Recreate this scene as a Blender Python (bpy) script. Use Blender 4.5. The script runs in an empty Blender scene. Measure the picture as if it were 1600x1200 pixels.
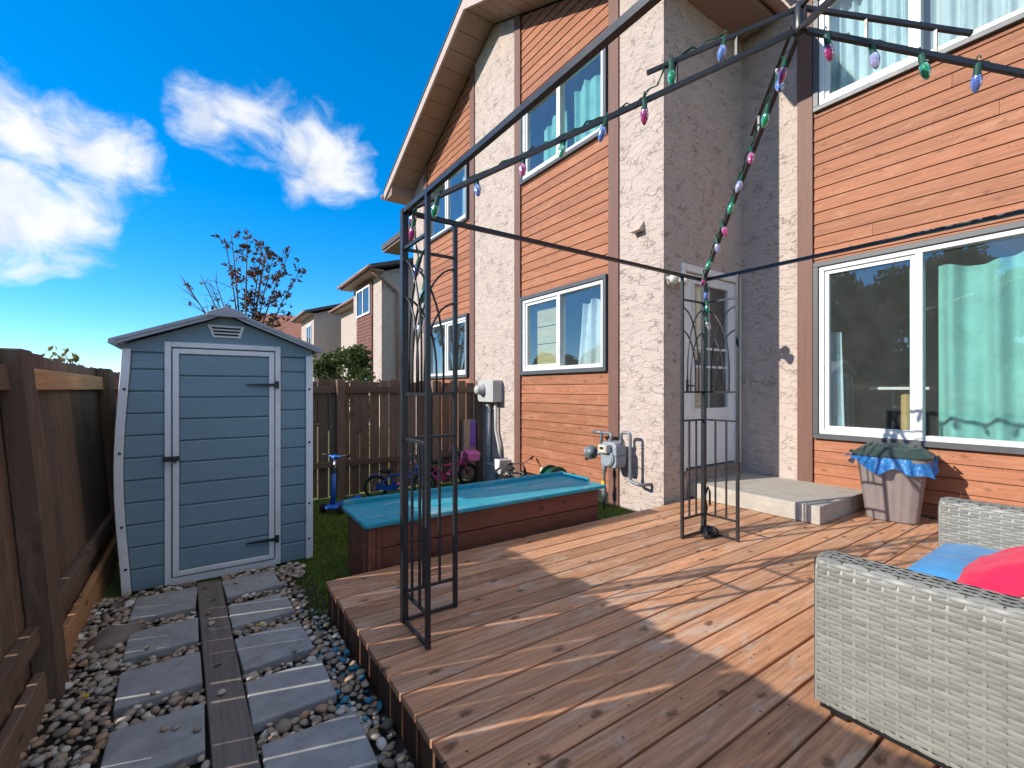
import bpy, bmesh, math, random
import numpy as np
from mathutils import Vector, Matrix

random.seed(7); RNG = np.random.default_rng(7)
S = bpy.context.scene
C = S.collection
PI = math.pi

# ------------------------------------------------------------------ camera, sky, sun, exposure
cam_d = bpy.data.cameras.new('camera'); cam = bpy.data.objects.new('camera', cam_d); C.objects.link(cam)
cam.location = (0, 0, 1.25)
cam.rotation_euler = (PI/2, 0, -math.atan(490/715))
cam_d.sensor_width = 36; cam_d.lens = 715/1600*36; cam_d.shift_y = 8/1600
cam_d.clip_start = .02; cam_d.clip_end = 2000
S.camera = cam

SUN_H = Vector((-1, .285, 0)); ELEV = math.atan(.525/SUN_H.length)
w = bpy.data.worlds.new('World'); S.world = w; w.use_nodes = True
SKY_STRENGTH = .15; SUN_STRENGTH = 2.25; EXPOSURE = 1.34

class G:
    def __init__(s, nt): s.nt = nt; s.b = nt.nodes.get('Principled BSDF')
    def n(s, t, ins=None, **at):
        x = s.nt.nodes.new('ShaderNode'+t)
        for k, v in at.items(): setattr(x, k, v)
        for k, v in (ins or {}).items():
            sk = x.inputs[k]
            if isinstance(v, bpy.types.NodeSocket): s.nt.links.new(v, sk)
            elif isinstance(v, bpy.types.Node): s.nt.links.new(v.outputs[0], sk)
            else: sk.default_value = v
        return x
    def m(s, op, a, b=0., c=0., clamp=False):
        return s.n('Math', {0: a, 1: b, 2: c}, operation=op, use_clamp=clamp).outputs[0]
    def mix(s, f, a, b, blend='MIX'):
        x = s.n('Mix', {0: f, 6: a, 7: b}, data_type='RGBA', blend_type=blend); return x.outputs[2]
    def ramp(s, f, stops, interp='LINEAR'):
        x = s.n('ValToRGB', {0: f}); r = x.color_ramp; r.interpolation = interp
        while len(r.elements) < len(stops): r.elements.new(.5)
        for e, (p, c) in zip(r.elements, stops):
            e.position = p; e.color = c if len(c) == 4 else (*c, 1)
        return x.outputs[0]
    def map(s, lo, hi, v):
        return s.n('MapRange', {0: v, 1: lo, 2: hi, 3: 0., 4: 1.}, interpolation_type='SMOOTHSTEP').outputs[0]
    def noise(s, vec, scale, detail=3., rough=.5, dist=0.):
        return s.n('TexNoise', {'Vector': vec, 'Scale': scale, 'Detail': detail, 'Roughness': rough, 'Distortion': dist}).outputs[0]
    def vm(s, op, a, b): return s.n('VectorMath', {0: a, 1: b}, operation=op).outputs[0]

g = G(w.node_tree); bg = w.node_tree.nodes['Background']
sky = g.n('TexSky', sky_type='NISHITA', sun_disc=False, sun_elevation=ELEV,
          sun_rotation=math.atan2(SUN_H.x, SUN_H.y) % (2*PI), altitude=700, air_density=.8, dust_density=0., ozone_density=5.)
hs = g.n('HueSaturation', {'Saturation': 1.46, 'Value': 1., 'Color': g.n('Gamma', {0: sky.outputs[0], 1: .78}).outputs[0]})
d = g.n('TexCoord').outputs['Generated']
sep = g.n('SeparateXYZ', {0: d})
zz = g.m('MAXIMUM', sep.outputs[2], .02)
flat = g.n('CombineXYZ', {0: g.m('DIVIDE', sep.outputs[0], g.m('ADD', zz, .25)), 1: g.m('DIVIDE', sep.outputs[1], g.m('ADD', zz, .25)), 2: 0.}).outputs[0]
warp = g.n('TexNoise', {'Vector': d, 'Scale': 7., 'Detail': 2., 'Roughness': .6}).outputs['Color']
dw = g.vm('ADD', d, g.n('VectorMath', {0: g.vm('SUBTRACT', warp, (.5, .5, .5)), 3: .10}, operation='SCALE').outputs[0])
t_ = math.atan(490/715)
def pixdir(px, py):
    a, b = (px-800)/715, (608-py)/715
    return Vector((math.sin(t_)+a*math.cos(t_), math.cos(t_)-a*math.sin(t_), b)).normalized()
# the clouds standing over the yard: soft lumps at their bearing and height in the sky, broken up by noise
lumps = None
for px, py, rad, wt in ((15, 200, .060, 1.), (95, 185, .045, .75), (60, 255, .055, .8), (140, 238, .055, 1.), (205, 258, .04, .9), (20, 335, .060, 1.), (85, 350, .050, 1.), (112, 300, .035, .8),
                        (325, 168, .040, .62), (385, 195, .050, .80), (345, 215, .040, .70), (455, 225, .045, .75), (515, 243, .055, 1.), (545, 270, .035, .75), (470, 285, .030, .6)):
    dist = g.n('VectorMath', {0: dw, 1: pixdir(px, py)}, operation='DISTANCE').outputs['Value']
    k = g.m('MULTIPLY', g.m('SUBTRACT', 1., g.m('DIVIDE', dist, rad*1.9), clamp=True), wt*1.15)
    lumps = k if lumps is None else g.m('MAXIMUM', lumps, k)
fine = g.noise(g.vm('ADD', g.vm('MULTIPLY', dw, (1., 1., 1.7)), (3.1, 1.7, .4)), 11., 6., .62)
big = g.noise(flat, 1.3, 2., .55)
dens_l = g.m('MULTIPLY', g.m('ADD', lumps, g.m('MULTIPLY', g.m('SUBTRACT', fine, .53), 1.7)), g.map(.0, .22, lumps))
fill_clouds = g.m('MULTIPLY', g.map(.40, .60, big), g.map(.0, .4, g.m('SUBTRACT', .55, sep.outputs[1])))  # cloud cover added out of view to whiten the fill light
dens = g.m('MULTIPLY', g.map(-.01, .04, sep.outputs[2]), g.m('MAXIMUM', g.map(.10, 1.0, dens_l), g.m('MULTIPLY', fill_clouds, .95)))
ccol = g.ramp(g.noise(dw, 11., 3., .6), [(.32, (.74, .77, .82)), (.62, (1., .995, .985))])
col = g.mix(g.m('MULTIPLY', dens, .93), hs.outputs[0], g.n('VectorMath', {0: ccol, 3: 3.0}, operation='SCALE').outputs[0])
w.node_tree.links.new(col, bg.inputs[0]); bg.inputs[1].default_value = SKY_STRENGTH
w.cycles.sampling_method = 'MANUAL'; w.cycles.sample_map_resolution = 512

sd = bpy.data.lights.new('sun', 'SUN'); sun = bpy.data.objects.new('sun', sd); C.objects.link(sun)
sd.energy = SUN_STRENGTH; sd.angle = math.radians(.5); sd.color = (1, .94, .85)
sdir = Vector((SUN_H.x, SUN_H.y, .525)).normalized()
sun.rotation_euler = sdir.to_track_quat('Z', 'Y').to_euler(); sun.location = sdir*40
S.view_settings.view_transform = 'Standard'; S.view_settings.look = 'None'
S.view_settings.exposure = EXPOSURE; S.view_settings.gamma = 1; S.view_settings.use_curve_mapping = False
S.render.resolution_x = 1024; S.render.resolution_y = 768
S.render.engine = 'CYCLES'
cy = S.cycles; cy.max_bounces = 6; cy.diffuse_bounces = 3; cy.glossy_bounces = 3; cy.transmission_bounces = 4; cy.transparent_max_bounces = 10; cy.caustics_reflective = False; cy.caustics_refractive = False; cy.use_adaptive_sampling = True; cy.adaptive_threshold = .02; cy.sample_clamp_indirect = 6

# ------------------------------------------------------------------ materials
MT = {}
def mat(name):
    m = bpy.data.materials.new(name); m.use_nodes = True; MT[name] = m
    return G(m.node_tree)
def setb(g, **k):
    for a, v in k.items():
        s = g.b.inputs[{'col': 'Base Color', 'rough': 'Roughness', 'metal': 'Metallic', 'spec': 'Specular IOR Level', 'nrm': 'Normal', 'sss': 'Subsurface Weight', 'coat': 'Coat Weight', 'trans': 'Transmission Weight', 'sheen': 'Sheen Weight'}[a]]
        if isinstance(v, bpy.types.NodeSocket): g.nt.links.new(v, s)
        else: s.default_value = (*v, 1) if isinstance(v, tuple) and len(v) == 3 else v
def bump(g, h, dist=.005, strength=.6):
    return g.n('Bump', {'Height': h, 'Distance': dist, 'Strength': strength}).outputs[0]
def rnd(g): return g.n('ObjectInfo').outputs['Random']
def ocoord(g, shift=True, stretch=(1, 1, 1)):
    v = g.n('TexCoord').outputs['Object']
    if shift:
        r = rnd(g)
        v = g.vm('ADD', v, g.n('CombineXYZ', {0: g.m('MULTIPLY', r, 37.), 1: g.m('MULTIPLY', r, 91.), 2: g.m('MULTIPLY', r, 53.)}).outputs[0])
    return g.vm('MULTIPLY', v, stretch)

def plain(name, c, rough=.5, var=.12, metal=0., nscale=14., bmp=0., bscale=60., spec=.4, dirt=None, coat=0.):
    g = mat(name); v = ocoord(g)
    n = g.noise(v, nscale, 4., .6)
    lo = tuple(x*(1-var) for x in c); hi = tuple(min(1, x*(1+var)) for x in c)
    col = g.ramp(n, [(.3, lo), (.7, hi)])
    if dirt:
        col = g.mix(g.m('MULTIPLY', g.map(.52, .75, g.noise(v, nscale*.35, 6., .65, .4)), .6), col, (*dirt, 1))
    setb(g, col=col, rough=g.m('ADD', rough-.08, g.m('MULTIPLY', n, .16)), metal=metal, spec=spec, coat=coat)
    if bmp: setb(g, nrm=bump(g, g.noise(v, bscale, 4., .6), bmp))
    return g

def wood(name, c, axis=0, var=.25, worn=None, worn_amt=.5, knots=.5, grain=.5, rough=.65, bdist=.002, hue=None, lo_thr=.5, nail=False):
    g = mat(name); r = rnd(g)
    st = [9., 9., 9.]; st[axis] = .7
    sx_ = g.n('SeparateXYZ', {0: g.n('TexCoord').outputs['Object']}).outputs; o1, o2 = [i for i in range(3) if i != axis]
    al = g.m('ADD', sx_[axis], g.m('MULTIPLY', r, 71.)); ac = g.m('ADD', g.m('ADD', sx_[o1], sx_[o2]), g.m('MULTIPLY', r, 33.))
    v = ocoord(g, True, tuple(st)); v0 = ocoord(g)
    gr = g.noise(v, 5., 6., .65, .5)
    fine_st = [70., 70., 70.]; fine_st[axis] = 1.6
    fi = g.noise(ocoord(g, True, tuple(fine_st)), 1., 3., .6)
    base = g.ramp(gr, [(.28, tuple(x*(1-grain*.6) for x in c)), (.5, c), (.75, tuple(min(1, x*(1+grain*.45)) for x in c))])
    base = g.mix(g.m('MULTIPLY', g.map(.42, .72, fi), .5 if nail else .35), base, tuple(x*.45 for x in c)+(1,))
    vv = g.m('ADD', 1-var, g.m('MULTIPLY', r, 2*var))
    base = g.mix(1., base, g.n('CombineColor', {0: vv, 1: vv, 2: vv}).outputs[0], 'MULTIPLY')
    if hue:
        base = g.mix(g.m('MULTIPLY', g.m('FRACT', g.m('MULTIPLY', r, 17.3)), .6), base, g.mix(1., base, (*hue, 1), 'MULTIPLY'))
    if worn:
        ws = [2.4, 2.4, 2.4]; ws[axis] = .8
        wn = g.noise(ocoord(g, True, tuple(ws)), 2.6, 8., .74, .8)
        wm = g.m('MULTIPLY', g.map(lo_thr, lo_thr+.2, wn), worn_amt)
        base = g.mix(wm, base, (*worn, 1))
    if nail:      # screw heads and small dents
        vn = g.n('TexVoronoi', {'Vector': g.n('CombineXYZ', {0: al, 1: ac, 2: 0.}).outputs[0], 'Scale': 8., 'Randomness': 1.}, voronoi_dimensions='2D')
        nm = g.m('MULTIPLY', g.m('SUBTRACT', 1., g.map(.028, .055, vn.outputs['Distance'])), g.map(.62, .64, g.n('SeparateColor', {0: vn.outputs['Color']}).outputs[1]))
        base = g.mix(g.m('MULTIPLY', nm, .85), base, (.05, .03, .025, 1))
        sc_ = g.map(.66, .72, g.noise(ocoord(g, True, (6., 60., 60.)), 1.3, 4., .7))
        base = g.mix(g.m('MULTIPLY', sc_, .35), base, (.62, .5, .4, 1))
    if knots:
        ks = [8., 8., 8.]; ks[axis] = 3.2
        wob = g.m('MULTIPLY', g.noise(v0, 40., 2., .5), .22)
        vo = g.n('TexVoronoi', {'Vector': g.n('CombineXYZ', {0: g.m('ADD', g.m('MULTIPLY', al, 3.8), wob), 1: g.m('ADD', g.m('MULTIPLY', ac, 7.), wob), 2: 0.}).outputs[0], 'Scale': 1., 'Randomness': 1.}, voronoi_dimensions='2D')
        kd = vo.outputs['Distance']; kc = g.n('SeparateColor', {0: vo.outputs['Color']}).outputs[0]
        km = g.m('MULTIPLY', g.m('SUBTRACT', 1., g.map(.05, .17, kd)), g.map(.70, .76, kc))
        base = g.mix(g.m('MULTIPLY', km, knots), base, tuple(x*.22 for x in c)+(1,))
    setb(g, col=base, rough=rough, spec=.25, nrm=bump(g, g.m('ADD', fi, gr), bdist, .7))
    return g

# stucco: hand trowelled, with short curved ridges
def stucco(name, c):
    g = mat(name); v = ocoord(g, False)
    n1 = g.noise(v, 5., 5., .6)
    rid = g.n('TexNoise', {'Vector': g.n('Mapping', {'Vector': v, 'Rotation': (.6, .2, .5), 'Scale': (1., 1.0, 2.2)}).outputs[0], 'Scale': 6.5, 'Detail': 3., 'Roughness': .55, 'Distortion': 1.0}).outputs[0]
    edge = g.map(.0, .03, g.m('ABSOLUTE', g.m('SUBTRACT', rid, .5)))
    keep = g.map(.50, .60, g.noise(v, 6.5, 3., .6))
    groove = g.m('MULTIPLY', g.m('SUBTRACT', 1., edge), keep)
    pits = g.m('MULTIPLY', g.m('SUBTRACT', 1., g.map(.1, .28, g.n('TexVoronoi', {'Vector': v, 'Scale': 34.}).outputs['Distance'])), g.map(.55, .7, g.noise(v, 9., 2., .5)))
    plates = g.map(.42, .58, rid)
    h = g.m('ADD', g.m('ADD', g.m('MULTIPLY', plates, .55), g.m('MULTIPLY', g.noise(v, 60., 4., .65), .35)), g.m('MULTIPLY', g.m('ADD', groove, pits), -1.1))
    col = g.ramp(n1, [(.3, tuple(x*.92 for x in c)), (.7, tuple(x*1.05 for x in c))])
    stain = g.map(.66, .9, g.noise(g.vm('MULTIPLY', v, (1.2, 1.2, .35)), 2.2, 5., .6))
    col = g.mix(g.m('MULTIPLY', stain, .25), col, (.36, .28, .23, 1))
    col = g.mix(g.m('MULTIPLY', g.m('MAXIMUM', groove, pits), .24), col, (.20, .15, .125, 1))  # grooves and pits darkened in colour, standing for the shade inside them
    setb(g, col=col, rough=.9, spec=.15, nrm=bump(g, h, .014, .8))
stucco('stucco', (.53, .435, .375))
wood('siding', (.375, .148, .075), axis=1, var=.12, worn=(.47, .235, .135), worn_amt=.65, knots=.45, nail=True, grain=.35, rough=.6, bdist=.0015)
wood('brown_trim', (.20, .105, .08), axis=2, var=.05, knots=.1, grain=.12, rough=.55, bdist=.0008)
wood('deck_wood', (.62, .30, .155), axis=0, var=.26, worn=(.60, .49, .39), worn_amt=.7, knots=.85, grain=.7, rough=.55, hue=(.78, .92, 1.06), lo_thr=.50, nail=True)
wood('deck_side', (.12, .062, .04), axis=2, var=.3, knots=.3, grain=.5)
wood('fence_wood', (.195, .122, .082), axis=2, var=.2, worn=(.28, .19, .13), worn_amt=.5, knots=.5, grain=.5, rough=.75)
wood('fence_rail_wood', (.22, .14, .095), axis=1, var=.2, worn=(.2, .13, .09), worn_amt=.4, knots=.6, grain=.5, rough=.75)
wood('fence_rail_x', (.17, .105, .07), axis=0, var=.2, worn=(.2, .13, .09), worn_amt=.4, knots=.6, grain=.5, rough=.75)
wood('new_and_lit_lumber', (.62, .31, .14), axis=1, var=.06, worn=(.34, .2, .12), worn_amt=.5, knots=.9, grain=.4, rough=.7)  # new rail wood; its orange also carries reflected sun on the kick board
wood('planter_wood', (.20, .075, .048), axis=0, var=.14, worn=(.30, .13, .085), worn_amt=.35, knots=.6, grain=.45, rough=.6)
wood('turquoise', (.03, .36, .46), axis=0, var=.07, worn=(.42, .40, .36), worn_amt=.85, knots=.4, grain=.35, rough=.5, lo_thr=.515, bdist=.003)
wood('plank_wood', (.20, .165, .14), axis=1, var=.1, worn=(.3, .26, .23), worn_amt=.5, knots=.8, grain=.4, rough=.8)
wood('osb', (.52, .42, .22), axis=1, var=.05, knots=0, grain=.4, rough=.8)
wood('post_wood', (.55, .36, .16), axis=2, var=.05, knots=.1, grain=.15, rough=.5)
plain('window_trim', (.085, .092, .098), .45, .1)
plain('vinyl', (.80, .80, .79), .35, .03, dirt=(.62, .61, .58))
plain('door_white', (.82, .81, .79), .4, .03, dirt=(.55, .55, .54))
plain('soffit', (.30, .205, .165), .6, .08)
plain('fascia', (.50, .39, .33), .5, .06)
plain('shingles', (.10, .085, .08), .9, .3, nscale=30, bmp=.01)
plain('tile_roof', (.42, .17, .10), .8, .25, nscale=8, bmp=.03, bscale=9)
plain('gutter', (.33, .18, .14), .45, .06)
plain('black_metal', (.018, .019, .022), .38, .3, spec=.55)
plain('bag_black', (.012, .012, .014), .45, .4)
plain('shed_white', (.88, .87, .85), .5, .04, dirt=(.66, .63, .58))
plain('shed_roof', (.42, .43, .46), .5, .08, dirt=(.3, .29, .28), nscale=6)
plain('concrete', (.44, .40, .34), .9, .14, nscale=9, bmp=.003, bscale=120, dirt=(.33, .29, .24))
plain('paver', (.37, .36, .345), .9, .18, nscale=11, bmp=.003, bscale=120, dirt=(.23, .20, .165))
plain('soil', (.055, .042, .032), 1., .3, bmp=.01, bscale=40)
plain('rock', (.25, .20, .16), .8, .3, nscale=9, bmp=.012, bscale=22, dirt=(.34, .22, .12))
plain('pipe_grey', (.20, .225, .235), .45, .12, metal=.35, dirt=(.13, .12, .11))
plain('meter_grey', (.30, .335, .37), .4, .08, dirt=(.22, .21, .2))
plain('meter_box', (.46, .455, .43), .5, .06, dirt=(.36, .34, .31))
plain('cream', (.70, .62, .45), .45, .08)
plain('dark_gap', (.02, .018, .016), .8, .2)
plain('room', (.30, .29, .26), .9, .1)
plain('room_floor', (.20, .14, .09), .6, .2)
plain('rubber', (.016, .016, .017), .7, .2)
plain('steel', (.45, .45, .46), .3, .08, metal=.9)
plain('blue_paint', (.015, .10, .42), .35, .1, coat=.3)
plain('lime_paint', (.16, .30, .10), .4, .1)
plain('pink_paint', (.62, .035, .16), .35, .1, coat=.3)
plain('pink_soft', (.75, .17, .42), .5, .1)
plain('purple', (.22, .09, .42), .5, .12)
plain('scooter_blue', (.012, .13, .52), .35, .08, coat=.2)
plain('hose_green', (.012, .09, .055), .45, .12)
plain('yellow', (.75, .48, .03), .45, .06)
plain('lid_green', (.03, .055, .048), .5, .12, dirt=(.08, .1, .09))
plain('can_taupe', (.23, .19, .18), .55, .06, dirt=(.26, .21, .19))
plain('carton', (.45, .30, .19), .8, .1)
plain('lamp_white', (.80, .76, .66), .3, .04)
plain('cord_green', (.012, .075, .05), .5, .2)
def fabric(name, c, c2=None):
    g = mat(name); v = ocoord(g, False)
    n = g.noise(v, 3.5, 4., .6, .5)
    col = g.ramp(n, [(.32, tuple(x*.86 for x in c)), (.68, c2 or tuple(min(1, x*1.1) for x in c))])
    wv = g.m('ADD', g.noise(g.vm('MULTIPLY', v, (420., 60., 60.)), 1., 2., .5), g.noise(g.vm('MULTIPLY', v, (60., 420., 420.)), 1., 2., .5))
    setb(g, col=col, rough=.9, spec=.1, sheen=.15, nrm=bump(g, g.m('ADD', g.m('MULTIPLY', wv, .12), g.noise(v, 9., 3., .6)), .012, .6))
fabric('cushion_blue', (.045, .21, .44), (.07, .28, .54))
fabric('pillow_red', (.74, .022, .075))
fabric('pillow_orange', (.80, .22, .12), (.85, .62, .5))
fabric('curtain_teal', (.25, .56, .51)); fabric('curtain_white', (.62, .66, .66)); fabric('curtain_blue', (.55, .68, .72))
# wicker
g = mat('wicker'); v = ocoord(g, False)
rp = g.n('NewGeometry').outputs['Random Per Island']
col = g.ramp(rp, [(0, (.20, .197, .178)), (.5, (.255, .25, .225)), (1, (.31, .305, .275))])
col = g.mix(g.m('MULTIPLY', g.noise(v, 60., 3., .6), .4), col, (.20, .195, .17, 1))
setb(g, col=col, rough=.42, spec=.45, nrm=bump(g, g.noise(g.vm('MULTIPLY', v, (400., 40., 400.)), 1., 2., .5), .0008))
# shed plastic with wood grain
g = mat('shed_blue'); v = ocoord(g, True, (1., 1., 14.))
n = g.noise(v, 9., 5., .65, .7)
col = g.ramp(n, [(.3, (.205, .30, .35)), (.7, (.255, .36, .41))])
col = g.mix(g.m('MULTIPLY', g.map(.55, .8, g.noise(ocoord(g), 2.2, 5., .6)), .35), col, (.29, .35, .37, 1))
setb(g, col=col, rough=.55, spec=.35, nrm=bump(g, n, .004, .6))
# glass
def glass(name, base_refl, tint=(.92, .97, .96)):
    g = mat(name)
    fr = g.m('POWER', g.n('LayerWeight', {'Blend': .5}).outputs['Facing'], 4.)
    fac = g.m('ADD', g.m('MULTIPLY', fr, 1.-base_refl), base_refl, clamp=True)
    nb = bump(g, g.noise(ocoord(g), 1.4, 2., .5), .004, .15)
    gl = g.n('BsdfGlossy', {'Roughness': .01, 'Color': (.95, .97, 1, 1), 'Normal': nb}); tr = g.n('BsdfTransparent', {'Color': (*tint, 1)})
    veil = g.n('BsdfDiffuse', {'Color': (.62, .66, .62, 1)}); dm = g.n('MixShader', {0: g.m('ADD', .012, g.m('MULTIPLY', g.noise(ocoord(g), 5., 5., .65), .035)), 1: tr.outputs[0], 2: veil.outputs[0]})   # pale diffuse film added to lighten panes that mirror too darkly
    mx = g.n('MixShader', {0: fac, 1: dm.outputs[0], 2: gl.outputs[0]})
    g.nt.links.new(mx.outputs[0], g.nt.nodes['Material Output'].inputs[0])
glass('glass', .075); glass('meter_glass', .05)
# bulbs: coloured translucent plastic
for nm, c in (('bulb_green', (.03, .42, .19)), ('bulb_blue', (.16, .24, .68)), ('bulb_pink', (.62, .06, .27)), ('bulb_violet', (.50, .50, .80)), ('bulb_white', (.8, .8, .8))):
    g = mat(nm); setb(g, col=c, rough=.16, trans=.45, spec=.6)
    vo = g.n('TexVoronoi', {'Vector': ocoord(g, False), 'Scale': 130.}).outputs['Distance']; setb(g, nrm=bump(g, vo, .002, .6))
# blue recycling bag: thin shiny film
g = mat('bag_film'); v = ocoord(g, False)
setb(g, col=g.ramp(g.noise(v, 6., 4., .6), [(.3, (.012, .13, .42)), (.7, (.04, .28, .68))]), rough=.22, spec=.6, nrm=bump(g, g.noise(v, 22., 4., .6, 1.), .02, .8))
tr = g.n('BsdfTransparent', {'Color': (.6, .75, .95, 1)})
mx = g.n('MixShader', {0: .22, 1: g.b.outputs[0], 2: tr.outputs[0]}); g.nt.links.new(mx.outputs[0], g.nt.nodes['Material Output'].inputs[0])
# pebbles
def pebble_mat(name, src):
    g = mat(name)
    r = rnd(g) if src == 'obj' else g.n('NewGeometry').outputs['Random Per Island']
    v = g.vm('ADD', g.n('TexCoord').outputs['Object'], g.n('CombineXYZ', {0: g.m('MULTIPLY', r, 90.), 1: 0., 2: g.m('MULTIPLY', r, 47.)}).outputs[0])
    col = g.ramp(r, [(0, (.15, .125, .10)), (.14, (.28, .235, .185)), (.3, (.50, .37, .235)), (.45, (.64, .52, .38)), (.58, (.34, .295, .26)), (.7, (.55, .32, .17)), (.85, (.48, .42, .35)), (.95, (.80, .70, .57)), (1., (.85, .80, .70))])
    n = g.noise(v, 26., 5., .65, .6)
    col = g.mix(g.m('MULTIPLY', g.map(.4, .7, n), .45), col, (.24, .19, .14, 1))
    setb(g, col=col, rough=.6, spec=.35, nrm=bump(g, n, .003, .4))
pebble_mat('pebble_obj', 'obj'); pebble_mat('pebble_mass', 'isl')
plain('pebble_painted', (.045, .25, .36), .6, .55, nscale=26, dirt=(.25, .24, .22))
# grass, foliage
def leafy(name, stops, trans=.3):
    g = mat(name); r = g.n('NewGeometry').outputs['Random Per Island']
    col = g.ramp(r, stops)
    setb(g, col=col, rough=.6, spec=.25)
    tl = g.n('BsdfTranslucent', {'Color': col}); mx = g.n('MixShader', {0: trans, 1: g.b.outputs[0], 2: tl.outputs[0]})
    g.nt.links.new(mx.outputs[0], g.nt.nodes['Material Output'].inputs[0])
leafy('turf', [(0, (.085, .14, .022)), (.5, (.165, .25, .036)), (.85, (.26, .33, .06)), (1, (.38, .34, .11))], .25)
plain('turf_base', (.10, .14, .03), 1., .3, nscale=20)
plain('meadow', (.15, .15, .045), 1., .3, nscale=3)
leafy('leaf_green', [(0, (.028, .055, .014)), (.5, (.065, .105, .025)), (1, (.15, .17, .04))])
leafy('leaf_dark', [(0, (.045, .06, .03)), (.6, (.09, .115, .05)), (1, (.17, .19, .08))], .5)
leafy('leaf_autumn', [(0, (.05, .05, .045)), (.35, (.075, .07, .03)), (.6, (.13, .05, .04)), (.85, (.20, .045, .035)), (1, (.20, .14, .03))])
leafy('leaf_yellow', [(0, (.08, .11, .03)), (.5, (.25, .22, .04)), (1, (.4, .27, .05))])
plain('bark', (.13, .10, .08), .9, .3, nscale=30, bmp=.01)
wood('brick_mix', (.22, .10, .075), axis=2, var=.05, worn=(.34, .2, .16), worn_amt=.7, knots=0, grain=.6, rough=.8)

# ------------------------------------------------------------------ mesh and object helpers
class MB:
    def __init__(s): s.v = []; s.f = []
    def add(s, v, f):
        k = len(s.v); s.v += [tuple(p) for p in v]; s.f += [tuple(i+k for i in q) for q in f]; return s
    def box(s, x0, x1, y0, y1, z0, z1):
        return s.add([(x0,y0,z0),(x1,y0,z0),(x1,y1,z0),(x0,y1,z0),(x0,y0,z1),(x1,y0,z1),(x1,y1,z1),(x0,y1,z1)],
                     [(0,3,2,1),(4,5,6,7),(0,1,5,4),(1,2,6,5),(2,3,7,6),(3,0,4,7)])
    def prism(s, poly, fa, fb):
        n = len(poly); a = [fa(*p) for p in poly]; b = [fb(*p) for p in poly]
        return s.add(a+b, [tuple(range(n))[::-1], tuple(range(n, 2*n))]+[(i, (i+1) % n, n+(i+1) % n, n+i) for i in range(n)])
    def tube(s, pts, r, n=8, closed=False, rot=0., flat=1.):
        P = [Vector(p) for p in pts]; L = len(P); R = r if isinstance(r, (list, tuple)) else [r]*L
        up = None; V = []
        for i, p in enumerate(P):
            a = P[(i-1) % L] if (i or closed) else p; b = P[(i+1) % L] if (i < L-1 or closed) else p
            t = (b-a).normalized()
            if up is None:
                up = Vector((0, 0, 1)) if abs(t.z) < .9 else Vector((1, 0, 0))
            sd = t.cross(up)
            if sd.length < 1e-5: sd = t.orthogonal()
            sd.normalize(); up = sd.cross(t).normalized()
            for k in range(n):
                an = 2*PI*k/n+rot
                V.append(p+sd*math.cos(an)*R[i]+up*math.sin(an)*R[i]*flat)
        F = [(i*n+k, i*n+(k+1) % n, ((i+1) % L)*n+(k+1) % n, ((i+1) % L)*n+k) for i in range(L if closed else L-1) for k in range(n)]
        if not closed: F += [tuple(range(n))[::-1], tuple(range((L-1)*n, L*n))]
        return s.add(V, F)
    def bar(s, p, q, wd): return s.tube([p, q], wd*.7071, 4, rot=PI/4)
    def lathe(s, prof, n=16, M=None):
        M = M or Matrix(); V = []; F = []
        for r, z in prof:
            for k in range(n): V.append(M @ Vector((r*math.cos(2*PI*k/n), r*math.sin(2*PI*k/n), z)))
        for i in range(len(prof)-1):
            for k in range(n): F.append((i*n+k, i*n+(k+1) % n, (i+1)*n+(k+1) % n, (i+1)*n+k))
        F += [tuple(range(n))[::-1], tuple(range((len(prof)-1)*n, len(prof)*n))]
        return s.add(V, F)
    def ell(s, c, r, n=14, m=9):
        return s.lathe([(math.sin(PI*i/m)*1., -math.cos(PI*i/m)) if 0 < i < m else (.02, -math.cos(PI*i/m)) for i in range(m+1)], n,
                       Matrix.Translation(c) @ Matrix.Diagonal((r[0], r[1], r[2], 1)))
    def torus(s, c, R, r, n=28, m=8, ax='y'):
        pts = [(c[0]+R*math.cos(2*PI*k/n), c[1], c[2]+R*math.sin(2*PI*k/n)) for k in range(n)]
        return s.tube(pts, r, m, closed=True)
    def grid(s, fn, nu, nv):
        V = [fn(i/nu, j/nv) for j in range(nv+1) for i in range(nu+1)]
        return s.add(V, [(j*(nu+1)+i, j*(nu+1)+i+1, (j+1)*(nu+1)+i+1, (j+1)*(nu+1)+i) for j in range(nv) for i in range(nu)])
    def mesh(s, name, m, smooth=False, bev=0, seg=1):
        me = bpy.data.meshes.new(name); me.from_pydata(s.v, [], s.f)
        if bev:
            bm = bmesh.new(); bm.from_mesh(me)
            bmesh.ops.bevel(bm, geom=list(bm.edges), offset=bev, segments=seg, affect='EDGES', profile=.5, clamp_overlap=True)
            bm.to_mesh(me); bm.free()
        if smooth:
            me.polygons.foreach_set('use_smooth', [True]*len(me.polygons))
        me.materials.append(MT[m]); me.update(); return me

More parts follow.
